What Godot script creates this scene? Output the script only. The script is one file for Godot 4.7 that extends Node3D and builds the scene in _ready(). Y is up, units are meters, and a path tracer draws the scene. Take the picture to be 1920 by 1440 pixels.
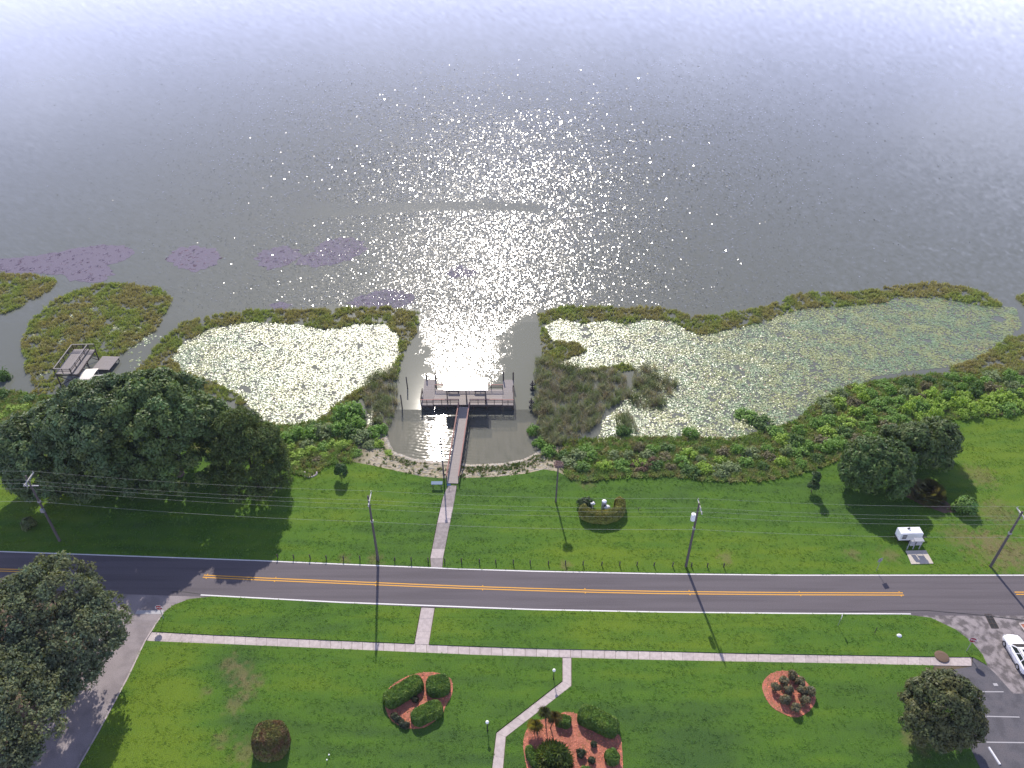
extends Node3D

# ---------------------------------------------------------------- camera numbers (a drone 73 m above the lawn)
const FOCAL := 1461.0            # in pixels of a 1920 x 1440 picture
const DROP := 1078.0              # tan(pitch) * FOCAL
const CAM_H := 73.1
const WATER := -0.9
const LAWN := 0.0
const PAVED := -0.07

var cp := 0.0
var sp := 0.0
var rng := RandomNumberGenerator.new()
var used := {}

class MB:
	var v := PackedVector3Array()
	var n := PackedVector3Array()
	var c := PackedColorArray()
	var uv := PackedVector2Array()
	var idx := PackedInt32Array()
	var col := Color.WHITE
	var map := Rect2()
	func tri(a: Vector3, b: Vector3, d: Vector3) -> void:
		var nn := (d - a).cross(b - a).normalized()
		var k := v.size()
		for p in [a, b, d]:
			v.append(p); n.append(nn); c.append(col); uv.append(Vector2(p.x, p.z))
		idx.append(k); idx.append(k + 1); idx.append(k + 2)
	func quad(a: Vector3, b: Vector3, d: Vector3, e: Vector3) -> void:
		var nn := (d - a).cross(b - a).normalized()
		var k := v.size()
		for p in [a, b, d, e]:
			v.append(p); n.append(nn); c.append(col); uv.append(Vector2(p.x, p.z))
		for q in [0, 1, 2, 0, 2, 3]:
			idx.append(k + q)
	func box(ctr: Vector3, size: Vector3, bs := Basis.IDENTITY) -> void:
		var h := size * 0.5
		var p := []
		for i in 8:
			p.append(ctr + bs * Vector3(h.x if i & 1 else -h.x, h.y if i & 2 else -h.y, h.z if i & 4 else -h.z))
		quad(p[2], p[6], p[7], p[3])
		quad(p[0], p[1], p[5], p[4])
		quad(p[4], p[5], p[7], p[6])
		quad(p[1], p[0], p[2], p[3])
		quad(p[5], p[1], p[3], p[7])
		quad(p[0], p[4], p[6], p[2])
		fix(ctr, 24)
	func fix(ctr: Vector3, count: int) -> void:
		# turn faces so that they look away from ctr
		for k in range(v.size() - count, v.size(), 4):
			var m := (v[k] + v[k + 2]) * 0.5
			if n[k].dot(m - ctr) < 0.0:
				for q in 4: n[k + q] = -n[k + q]
				var t := idx.size() - (v.size() - k) / 4 * 6
				for q in [0, 3]:
					var s := idx[t + q + 1]
					idx[t + q + 1] = idx[t + q + 2]
					idx[t + q + 2] = s
	func beam(a: Vector3, b: Vector3, w: float, h: float) -> void:
		var z := (b - a).normalized()
		var x := Vector3.UP.cross(z)
		x = Vector3.RIGHT if x.length() < 0.01 else x.normalized()
		var y := z.cross(x)
		box((a + b) * 0.5, Vector3(w, h, a.distance_to(b)), Basis(x, y, z))
	func tube(a: Vector3, b: Vector3, r0: float, r1: float, seg := 8, cap := true) -> void:
		var z := (b - a).normalized()
		var x := z.cross(Vector3.UP)
		x = Vector3.RIGHT if x.length() < 0.01 else x.normalized()
		var y := z.cross(x)
		var k := v.size()
		for i in seg + 1:
			var an := TAU * i / seg
			var d := x * cos(an) + y * sin(an)
			for e in 2:
				v.append((a if e == 0 else b) + d * (r0 if e == 0 else r1)); n.append(d); c.append(col); uv.append(Vector2(float(i) / seg, e))
		for i in seg:
			var q := k + i * 2
			for t in [0, 1, 2, 1, 3, 2]: idx.append(q + t)
		if cap:
			for i in seg:
				var a0 := TAU * i / seg
				var a1 := TAU * (i + 1) / seg
				tri(b, b + (x * cos(a1) + y * sin(a1)) * r1, b + (x * cos(a0) + y * sin(a0)) * r1)
				tri(a, a + (x * cos(a0) + y * sin(a0)) * r0, a + (x * cos(a1) + y * sin(a1)) * r0)
	func path(pts: Array, r: float, seg := 5) -> void:
		for i in pts.size() - 1: tube(pts[i], pts[i + 1], r, r, seg, i == 0 or i == pts.size() - 2)
	func ball(ctr: Vector3, r: Vector3, rows := 8, cols := 12, v0 := 0.0, v1 := 1.0) -> void:
		var k := v.size()
		for i in rows + 1:
			var a := PI * lerpf(v0, v1, float(i) / rows)
			for j in cols + 1:
				var b := TAU * j / cols
				var d := Vector3(sin(a) * cos(b), cos(a), sin(a) * sin(b))
				v.append(ctr + d * r); n.append((d / r).normalized()); c.append(col); uv.append(Vector2(float(j) / cols, float(i) / rows))
		for i in rows:
			for j in cols:
				var q := k + i * (cols + 1) + j
				for t in [0, 1, cols + 1, 1, cols + 2, cols + 1]: idx.append(q + t)
	func slab(poly: PackedVector2Array, y1: float, y0: float) -> void:
		var t := Geometry2D.triangulate_polygon(poly)
		var k := v.size()
		for p in poly:
			v.append(Vector3(p.x, y1, p.y)); n.append(Vector3.UP); c.append(col); uv.append(p)
		for i in range(0, t.size(), 3):
			var a := poly[t[i]]
			var b := poly[t[i + 1]]
			var d := poly[t[i + 2]]
			var up := (b - a).cross(d - a) > 0.0
			idx.append(k + t[i]); idx.append(k + t[i + (1 if up else 2)]); idx.append(k + t[i + (2 if up else 1)])
		if y0 >= y1: return
		var cw := Geometry2D.is_polygon_clockwise(poly)
		for i in poly.size():
			var a := poly[i]
			var b := poly[(i + 1) % poly.size()]
			if cw:
				var s := a; a = b; b = s
			quad(Vector3(a.x, y1, a.y), Vector3(b.x, y1, b.y), Vector3(b.x, y0, b.y), Vector3(a.x, y0, a.y))
	func mesh() -> ArrayMesh:
		if idx.size() < 200000:
			for t in range(0, idx.size(), 3):
				var a := v[idx[t]]
				if (v[idx[t + 2]] - a).cross(v[idx[t + 1]] - a).dot(n[idx[t]] + n[idx[t + 1]] + n[idx[t + 2]]) < 0.0:
					var w := idx[t + 1]
					idx[t + 1] = idx[t + 2]
					idx[t + 2] = w
		var arr := []
		arr.resize(Mesh.ARRAY_MAX)
		arr[Mesh.ARRAY_VERTEX] = v; arr[Mesh.ARRAY_NORMAL] = n; arr[Mesh.ARRAY_COLOR] = c; arr[Mesh.ARRAY_TEX_UV] = uv; arr[Mesh.ARRAY_INDEX] = idx
		if map.size.x > 0.0:
			var u2 := PackedVector2Array()
			for q in uv: u2.append((q - map.position) / map.size)
			arr[Mesh.ARRAY_TEX_UV2] = u2
		var m := ArrayMesh.new()
		m.add_surface_from_arrays(Mesh.PRIMITIVE_TRIANGLES, arr)
		return m

# ---------------------------------------------------------------- pixel <-> ground
func g(px: float, py: float, y := 0.0) -> Vector3:
	var x := px - 960.0
	var yy := 720.0 - py
	var d := Vector3(x, yy * cp - FOCAL * sp, -(yy * sp + FOCAL * cp))
	return Vector3(0, CAM_H, 0) + d * ((y - CAM_H) / d.y)
func g2(px: float, py: float, y := 0.0) -> Vector2:
	var p := g(px, py, y)
	return Vector2(p.x, p.z)
func gp(a: Array, y := 0.0) -> PackedVector2Array:
	var r := PackedVector2Array()
	for q in a: r.append(g2(q[0], q[1], y))
	return r
func to_px(p: Vector3) -> Vector2:
	var y := p.y - CAM_H
	var z := -p.z * cp - y * sp
	return Vector2(960.0 + FOCAL * p.x / z, 720.0 - FOCAL * (y * cp - p.z * sp) / z)
func px_per_m(py: float) -> float:
	return (py + 358.0) * cp / CAM_H

# ---------------------------------------------------------------- naming
func numbered(called: String) -> String:
	if not used.has(called):
		used[called] = 0
		return called
	used[called] += 1
	return "%s_%03d" % [called, used[called]]
func tag(o: Node3D, label: String, category: String, group := "", kind := "") -> Node3D:
	if label: o.set_meta("label", label)
	if category: o.set_meta("category", category)
	if group: o.set_meta("group", group)
	if kind: o.set_meta("kind", kind)
	return o
func thing(called: String, label: String, category: String, at := Vector3.ZERO, turn := 0.0, group := "") -> Node3D:
	var o := Node3D.new()
	o.name = numbered(called)
	add_child(o)
	o.position = at
	o.rotation.y = turn
	return tag(o, label, category, group)
func part(called: String, m: Mesh, material: Material, parent: Node3D, at := Vector3.ZERO, turn := 0.0) -> MeshInstance3D:
	var o := MeshInstance3D.new()
	o.name = called
	o.mesh = m
	o.material_override = material
	o.position = at
	o.rotation.y = turn
	parent.add_child(o, true)
	return o
func solo(called: String, m: Mesh, material: Material, label: String, category: String, at := Vector3.ZERO, group := "", kind := "") -> MeshInstance3D:
	var o := MeshInstance3D.new()
	o.name = numbered(called)
	o.mesh = m
	o.material_override = material
	o.position = at
	add_child(o)
	tag(o, label, category, group, kind)
	return o
func struct(called: String, m: Mesh, material: Material, label: String, category: String) -> MeshInstance3D:
	return solo(called, m, material, label, category, Vector3.ZERO, "", "structure")
func many(called: String, m: Mesh, material: Material, xf: Array, cols: Array, parent: Node3D) -> MultiMeshInstance3D:
	var mm := MultiMesh.new()
	mm.transform_format = MultiMesh.TRANSFORM_3D
	mm.use_colors = true
	mm.mesh = m
	mm.instance_count = xf.size()
	for i in xf.size():
		mm.set_instance_transform(i, xf[i])
		mm.set_instance_color(i, cols[i])
	var o := MultiMeshInstance3D.new()
	o.name = called if parent != self else numbered(called)
	o.multimesh = mm
	o.material_override = material
	parent.add_child(o, true)
	return o
# the same placed copies as one real mesh: the foliage of one plant
func baked(called: String, m: Mesh, material: Material, xf: Array, cols: Array, parent: Node3D) -> MeshInstance3D:
	var src := m.surface_get_arrays(0)
	var sv: PackedVector3Array = src[Mesh.ARRAY_VERTEX]
	var sn: PackedVector3Array = src[Mesh.ARRAY_NORMAL]
	var scol: PackedColorArray = src[Mesh.ARRAY_COLOR]
	var si: PackedInt32Array = src[Mesh.ARRAY_INDEX]
	var k := sv.size()
	var v := PackedVector3Array()
	var n := PackedVector3Array()
	var c := PackedColorArray()
	var idx := PackedInt32Array()
	idx.resize(si.size() * xf.size())
	var w := 0
	var one := PackedColorArray()
	one.resize(k)
	for i in xf.size():
		var t: Transform3D = xf[i]
		v.append_array(t * sv)
		n.append_array(Transform3D(t.basis.orthonormalized(), Vector3.ZERO) * sn)
		var cc: Color = cols[i]
		for j in range(0, k, 4):
			var q := cc * scol[j]
			one[j] = q
			for e in range(1, mini(4, k - j)): one[j + e] = q
		c.append_array(one)
		var off := i * k
		for q in si:
			idx[w] = q + off
			w += 1
	var arr := []
	arr.resize(Mesh.ARRAY_MAX)
	arr[Mesh.ARRAY_VERTEX] = v; arr[Mesh.ARRAY_NORMAL] = n; arr[Mesh.ARRAY_COLOR] = c; arr[Mesh.ARRAY_INDEX] = idx
	var am := ArrayMesh.new()
	am.add_surface_from_arrays(Mesh.PRIMITIVE_TRIANGLES, arr)
	return part(called, am, material, parent)
func copy(o: Node3D, label := "") -> Node3D:
	var r: Node3D = o.duplicate()
	var stem := String(o.name)
	if stem.length() > 4 and stem.substr(stem.length() - 4, 1) == "_" and stem.right(3).is_valid_int(): stem = stem.left(-4)
	r.name = numbered(stem)
	add_child(r)
	if label: r.set_meta("label", label)
	return r

# ---------------------------------------------------------------- materials
func lin(r: float, gg: float, b: float) -> Color:
	return Color(r, gg, b).linear_to_srgb()
func mat(c: Color, rough := 0.8, spec := 0.4) -> StandardMaterial3D:
	var m := StandardMaterial3D.new()
	m.albedo_color = c
	m.roughness = rough
	m.metallic_specular = spec
	return m
func leafmat(rough := 0.55, back := 0.35) -> StandardMaterial3D:
	var m := mat(Color.WHITE, rough, 0.35)
	m.vertex_color_use_as_albedo = true
	if back > 0.0:
		m.backlight_enabled = true
		m.backlight = lin(back, back, back * 0.4)
	return m
func noise(freq: float, sd: int, oct := 4, kind := FastNoiseLite.TYPE_SIMPLEX_SMOOTH) -> FastNoiseLite:
	var f := FastNoiseLite.new()
	f.noise_type = kind
	f.frequency = freq
	f.seed = sd
	f.fractal_octaves = oct
	return f
func ntex(freq: float, sd: int, stops: Array, size := 512, oct := 4) -> NoiseTexture2D:
	var t := NoiseTexture2D.new()
	t.width = size
	t.height = size
	t.seamless = true
	t.noise = noise(freq, sd, oct)
	var gr := Gradient.new()
	var off := PackedFloat32Array()
	var cols := PackedColorArray()
	for s in stops:
		off.append(s[0]); cols.append(s[1])
	gr.offsets = off
	gr.colors = cols
	t.color_ramp = gr
	return t
func grey(x: float) -> Color:
	return lin(x, x, x)
func textured(base: Color, rough: float, fine: Texture2D, fine_m: float, coarse: Texture2D = null, coarse_m := 10.0, bump := 0.0) -> StandardMaterial3D:
	# fine pattern repeats every fine_m metres, coarse pattern multiplies it every coarse_m metres
	var m := mat(base, rough, 0.35)
	m.albedo_texture = fine
	m.uv1_triplanar = true
	m.uv1_world_triplanar = true
	m.uv1_scale = Vector3.ONE / fine_m
	if coarse:
		m.detail_enabled = true
		m.detail_albedo = coarse
		m.detail_blend_mode = BaseMaterial3D.BLEND_MODE_MUL
		m.detail_uv_layer = BaseMaterial3D.DETAIL_UV_2
		m.uv2_triplanar = true
		m.uv2_world_triplanar = true
		m.uv2_scale = Vector3.ONE / coarse_m
	if bump > 0.0:
		m.heightmap_enabled = true
		m.heightmap_texture = fine
		m.heightmap_scale = bump
	return m

# ================================================================ the scene
const LAWN_MAP := Rect2(-125, -125, 250, 110)
var M := {}

func _ready() -> void:
	cp = FOCAL / sqrt(FOCAL * FOCAL + DROP * DROP)
	sp = DROP / sqrt(FOCAL * FOCAL + DROP * DROP)
	# camera
	var cam := Camera3D.new()
	cam.name = "camera"
	add_child(cam)
	cam.position = Vector3(0, CAM_H, 0)
	cam.rotation = Vector3(-atan2(DROP, FOCAL), 0, 0)
	cam.fov = rad_to_deg(2.0 * atan(720.0 / FOCAL))
	cam.near = 0.5
	cam.far = 12000.0
	# sky
	var env := Environment.new()
	env.background_mode = Environment.BG_SKY
	env.tonemap_mode = Environment.TONE_MAPPER_LINEAR
	env.tonemap_exposure = 1.12
	env.sdfgi_enabled = true
	env.ssao_enabled = true
	env.ssil_enabled = true
	var sm := ProceduralSkyMaterial.new()
	sm.sky_top_color = lin(0.13, 0.19, 0.40)
	sm.sky_horizon_color = lin(3.7, 3.95, 5.8)
	sm.sky_curve = 0.12
	sm.sky_energy_multiplier = 1.0
	sm.ground_bottom_color = lin(0.15, 0.17, 0.14)
	sm.ground_horizon_color = lin(0.5, 0.52, 0.55)
	sm.sun_angle_max = 45.0
	sm.sun_curve = 0.35
	sm.sky_cover = clouds()
	sm.sky_cover_modulate = Color(1, 1, 1, 0.35)
	var sky := Sky.new()
	sky.sky_material = sm
	env.sky = sky
	# thin summer haze over the lake
	env.fog_enabled = true
	env.fog_density = 0.00008
	env.fog_light_color = Color(0.86, 0.88, 1.0)
	var we := WorldEnvironment.new()
	we.name = "environment"
	we.environment = env
	add_child(we)
	# sun
	var sun := DirectionalLight3D.new()
	sun.name = "sun"
	sun.light_color = Color(1.0, 0.965, 0.92)
	sun.light_energy = 1.6
	sun.light_angular_distance = 0.5
	sun.shadow_enabled = true
	add_child(sun)
	var az := deg_to_rad(-7.0)
	var el := deg_to_rad(39.0)
	var to_sun := Vector3(sin(az) * cos(el), sin(el), -cos(az) * cos(el))
	sun.look_at_from_position(to_sun * 100.0, Vector3.ZERO)

	make_materials()
	make_ground()
	make_paving()
	make_lake()
	make_lake_plants()
	make_shore_plants()
	make_trees()
	make_gardens()
	make_dock()
	make_stilt_deck()
	make_poles()
	make_small_things()
	make_car()

func clouds() -> ImageTexture:
	var w := 512
	var h := 256
	var im := Image.create(w, h, false, Image.FORMAT_RGBA8)
	var n1 := noise(0.9, 5, 5)
	for j in h:
		var lat := PI * (0.5 - (j + 0.5) / h)
		for i in w:
			var lon := TAU * (i + 0.5) / w
			var d := Vector3(cos(lat) * cos(lon), sin(lat) * 2.6, cos(lat) * sin(lon))
			var a := smoothstep(0.08, 0.5, n1.get_noise_3dv(d * 1.9))
			im.set_pixel(i, j, Color(1, 1, 1, a * (1.0 if lat > 0.0 else 0.0)))
	return ImageTexture.create_from_image(im)

func make_materials() -> void:
	M.asphalt = textured(lin(0.16, 0.142, 0.152), 0.9, ntex(0.05, 1, [[0.0, grey(0.55)], [0.5, grey(0.8)], [1.0, grey(1.0)]], 512, 5), 3.0, ntex(0.012, 2, [[0.2, grey(0.82)], [0.5, grey(0.93)], [0.85, grey(1.0)]], 256), 23.0, 1.0)
	M.asphalt.uv2_scale = Vector3(1.0 / 70.0, 1.0, 1.0 / 3.0)
	M.drive = textured(lin(0.34, 0.30, 0.30), 0.92, ntex(0.05, 3, [[0.0, grey(0.6)], [0.5, grey(0.82)], [1.0, grey(1.0)]], 512, 5), 3.0, ntex(0.015, 4, [[0.25, grey(0.78)], [0.5, grey(0.92)], [0.8, grey(1.0)]], 256), 11.0, 1.0)
	M.lot = textured(lin(0.145, 0.14, 0.155), 0.88, ntex(0.05, 5, [[0.0, grey(0.55)], [0.5, grey(0.82)], [1.0, grey(1.0)]], 512, 5), 3.0, ntex(0.02, 6, [[0.25, grey(0.75)], [0.5, grey(0.9)], [0.75, lin(1, 0.97, 0.95)]], 256), 9.0, 1.0)
	M.apron = textured(lin(0.36, 0.32, 0.32), 0.9, ntex(0.05, 7, [[0.0, grey(0.5)], [0.5, grey(0.8)], [1.0, grey(1.0)]], 512, 5), 2.5, ntex(0.025, 8, [[0.3, grey(0.45)], [0.5, grey(0.8)], [0.7, grey(1.0)]], 256), 8.0, 1.0)
	for k in 3:
		M["concrete%d" % k] = textured([lin(0.55, 0.475, 0.455), lin(0.58, 0.51, 0.485), lin(0.52, 0.45, 0.435)][k], 0.88, ntex(0.06, 11 + k, [[0.0, grey(0.72)], [0.5, grey(0.9)], [1.0, grey(1.0)]], 256, 5), 1.6, ntex(0.03, 14, [[0.3, grey(0.86)], [0.7, grey(1.0)]], 256), 5.0, 0.4)
	M.oldconcrete = textured(lin(0.36, 0.315, 0.305), 0.9, ntex(0.06, 15, [[0.0, grey(0.6)], [0.5, grey(0.85)], [1.0, grey(1.0)]], 256, 5), 1.6, ntex(0.03, 16, [[0.3, grey(0.8)], [0.7, grey(1.0)]], 256), 5.0, 0.4)
	var worn := ntex(0.05, 20, [[0.0, grey(0.7)], [0.35, grey(0.93)], [1.0, grey(1.0)]], 256, 5)
	M.whiteline = textured(lin(0.74, 0.72, 0.71), 0.7, worn, 1.5)
	M.yellowline = textured(lin(0.72, 0.36, 0.045), 0.7, worn, 1.5)
	M.fadedline = textured(lin(0.42, 0.41, 0.42), 0.8, worn, 1.2)
	M.mulch = textured(lin(0.62, 0.235, 0.155), 0.95, ntex(0.12, 21, [[0.0, grey(0.3)], [0.45, grey(0.75)], [1.0, grey(1.0)]], 512, 3), 2.4, ntex(0.02, 22, [[0.3, grey(0.75)], [0.7, grey(1.0)]], 256), 6.0, 4.0)
	M.wood = textured(lin(0.40, 0.36, 0.335), 0.85, ntex(0.08, 23, [[0.0, grey(0.55)], [0.5, grey(0.85)], [1.0, grey(1.0)]], 256, 4), 0.9)
	M.greywood = textured(lin(0.33, 0.30, 0.285), 0.85, ntex(0.08, 24, [[0.0, grey(0.55)], [0.5, grey(0.85)], [1.0, grey(1.0)]], 256, 4), 0.9)
	M.redwood = textured(lin(0.36, 0.19, 0.16), 0.75, ntex(0.08, 25, [[0.0, grey(0.55)], [0.5, grey(0.85)], [1.0, grey(1.0)]], 256, 4), 0.9)
	M.darkwood = textured(lin(0.085, 0.07, 0.06), 0.9, ntex(0.08, 26, [[0.0, grey(0.5)], [0.5, grey(0.85)], [1.0, grey(1.0)]], 256, 4), 0.7)
	M.pole = textured(lin(0.12, 0.105, 0.095), 0.9, ntex(0.05, 27, [[0.0, grey(0.55)], [0.5, grey(0.85)], [1.0, grey(1.0)]], 256, 4), 0.6)
	M.bark = textured(lin(0.13, 0.105, 0.085), 0.95, ntex(0.06, 28, [[0.0, grey(0.4)], [0.5, grey(0.8)], [1.0, grey(1.0)]], 256, 4), 0.8, null, 1.0, 3.0)
	M.steel = mat(lin(0.42, 0.43, 0.45), 0.45)
	M.steel.metallic = 0.6
	M.white = mat(lin(0.78, 0.78, 0.77), 0.4, 0.5)
	M.roof = textured(lin(0.74, 0.73, 0.72), 0.34, ntex(0.05, 29, [[0.0, grey(0.85)], [1.0, grey(1.0)]], 256), 2.0)
	M.roof.metallic_specular = 0.6
	M.black = mat(lin(0.02, 0.02, 0.022), 0.6)
	M.glass = mat(lin(0.02, 0.024, 0.028), 0.06, 0.6)
	M.wire = mat(lin(0.36, 0.37, 0.33), 0.5)
	M.red = mat(lin(0.32, 0.02, 0.02), 0.55)
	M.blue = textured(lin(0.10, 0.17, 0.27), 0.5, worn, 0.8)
	M.tan = mat(lin(0.42, 0.36, 0.27), 0.7)
	M.canvas = mat(lin(0.80, 0.76, 0.66), 0.75)
	M.paleWood = textured(lin(0.55, 0.53, 0.47), 0.8, worn, 0.7)
	M.globe = mat(lin(0.85, 0.85, 0.80), 0.3, 0.5)
	M.greymetal = mat(lin(0.33, 0.33, 0.34), 0.55)
	M.pad_concrete = textured(lin(0.56, 0.50, 0.42), 0.88, ntex(0.06, 30, [[0.0, grey(0.7)], [0.5, grey(0.9)], [1.0, grey(1.0)]], 256, 5), 1.6)
	M.carpaint = mat(lin(0.80, 0.80, 0.80), 0.35, 0.5)
	M.carpaint.clearcoat_enabled = true
	M.carpaint.clearcoat = 0.6
	M.leaf = leafmat(0.5, 0.6)
	M.softleaf = leafmat(0.7, 0.75)
	M.matte = leafmat(0.85, 0.0)
	M.pad = leafmat(0.36, 0.12)
	M.pad.metallic_specular = 0.72

# ---------------------------------------------------------------- ground
var lawn_edge := [[-700, 700], [-200, 735], [-60, 770], [0, 800], [60, 860], [130, 850], [250, 835], [420, 850], [500, 868], [545, 884], [562, 893], [578, 894], [600, 881], [628, 868], [662, 866], [700, 873], [740, 882], [790, 893], [832, 897], [872, 896], [930, 894], [985, 888], [1020, 880], [1045, 884], [1066, 895], [1092, 902], [1130, 899], [1200, 893], [1260, 893], [1310, 899], [1360, 903], [1420, 902], [1478, 893], [1525, 880], [1560, 867], [1610, 852], [1660, 838], [1700, 815], [1730, 796], [1780, 787], [1850, 779], [1920, 774], [2100, 768], [2600, 760]]
var water_edge := [[-700, 690], [-200, 715], [0, 737], [60, 748], [120, 755], [250, 765], [420, 775], [480, 800], [540, 806], [600, 798], [640, 790], [700, 798], [722, 818], [736, 848], [775, 862], [830, 869], [890, 873], [945, 870], [985, 862], [1014, 846], [1040, 838], [1100, 832], [1200, 828], [1300, 830], [1380, 832], [1440, 818], [1500, 797], [1535, 765], [1600, 735], [1700, 715], [1800, 708], [1920, 700], [2100, 690], [2600, 680]]

func z_at(line: PackedVector2Array, x: float) -> float:
	for i in line.size() - 1:
		if x <= line[i + 1].x:
			var a := line[i]
			var b := line[i + 1]
			return lerpf(a.y, b.y, clampf((x - a.x) / maxf(b.x - a.x, 0.001), 0, 1))
	return line[line.size() - 1].y

var lawn_line: PackedVector2Array
var lawn_image: Image
var water_line: PackedVector2Array
func bank_y(x: float, z: float) -> float:
	var zl := z_at(lawn_line, x)
	var zw := z_at(water_line, x)
	if z >= zl: return LAWN
	var t := (zl - z) / maxf(zl - zw, 0.5)
	return lerpf(-0.04, WATER, t) if t <= 1.0 else WATER - (zw - z) * 0.13

func lawn_picture() -> ImageTexture:
	# colour of the turf: greener and yellower grass, painted sheen of mown stripes, thin worn spots with soil showing
	var w := 640
	var h := 282
	var im := Image.create(w, h, false, Image.FORMAT_RGB8)
	var n1 := noise(0.035, 31, 3)
	var n2 := noise(0.14, 32, 3)
	var n3 := noise(0.55, 33, 3)
	var spots := []
	for s in [[452, 1262, 1.1], [468, 1285, 1.3], [440, 1320, 1.0], [415, 1386, 0.8], [386, 1296, 0.5], [430, 1245, 1.0], [462, 1410, 1.2], [1875, 1035, 3.2], [1850, 1015, 1.5], [1905, 1040, 2.2], [1838, 893, 1.9], [1670, 1040, 1.0], [1600, 1040, 0.9], [1800, 1005, 1.8], [1720, 1390, 1.2], [1360, 1045, 0.9], [645, 1047, 0.7], [704, 1050, 0.9], [1061, 1060, 0.7], [1870, 960, 2.2], [1705, 905, 1.2], [1100, 905, 1.0]]:
		var q := g2(s[0], s[1])
		spots.append([q.x, q.y, s[2]])
	var zones := []   # [x, z, radius, how much yellower]
	for s in [[330, 1260, 7.0, 1.0], [300, 1380, 7.0, 0.9], [520, 1285, 3.5, 0.9], [420, 1430, 4.0, 0.6], [600, 980, 9.0, 0.55], [1150, 1010, 10.0, 0.5], [60, 920, 9.0, 0.8], [1850, 850, 10.0, 0.7], [1420, 1010, 8.0, 0.4], [480, 1320, 5.5, -1.3], [440, 1240, 3.0, -1.0], [700, 1400, 8.0, -0.5], [1300, 1400, 9.0, -0.5], [950, 1260, 5.0, -0.3], [1230, 930, 8.0, -0.35], [1480, 960, 8.0, -0.25], [1700, 1180, 7.0, 0.2], [500, 1150, 7.0, 0.25]]:
		var q := g2(s[0], s[1])
		zones.append([q.x, q.y, s[2], s[3]])
	var green := Vector3(0.084, 0.172, 0.021)
	var yellow := Vector3(0.135, 0.212, 0.020)
	var deep := Vector3(0.056, 0.115, 0.026)
	var soil := Vector3(0.21, 0.165, 0.085)
	for j in h:
		var z := LAWN_MAP.position.y + (j + 0.5) / h * LAWN_MAP.size.y
		for i in w:
			var x := LAWN_MAP.position.x + (i + 0.5) / w * LAWN_MAP.size.x
			var a := n1.get_noise_2d(x * 0.7, z) * 0.9 + n2.get_noise_2d(x * 0.45, z * 1.6) * 0.5 + n3.get_noise_2d(x * 0.35, z * 1.5) * 0.45 + 0.16 * sin(z * TAU / 2.3 + n1.get_noise_2d(x * 0.6, z) * 7.0)  # sine term paints the sheen of leaning mown blades as stripes
			for q in zones:
				var dx: float = x - q[0]
				var dz: float = z - q[1]
				var rr: float = q[2] * q[2]
				var d2 := dx * dx + dz * dz
				if d2 < rr * 4.0: a += q[3] * exp(-d2 / rr)
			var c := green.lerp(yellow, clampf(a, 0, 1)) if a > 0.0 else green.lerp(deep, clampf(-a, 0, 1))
			for q in spots:
				var dx: float = x - q[0]
				var dz: float = z - q[1]
				var dd: float = sqrt(dx * dx + dz * dz) / q[2]
				if dd < 1.6:
					c = c.lerp(soil, clampf((1.25 - dd) * 0.7 + n3.get_noise_2d(x * 3.0, z * 3.0) * 0.9, 0, 0.5))
			im.set_pixel(i, j, lin(c.x, c.y, c.z))
	lawn_image = im
	return ImageTexture.create_from_image(im)

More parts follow.
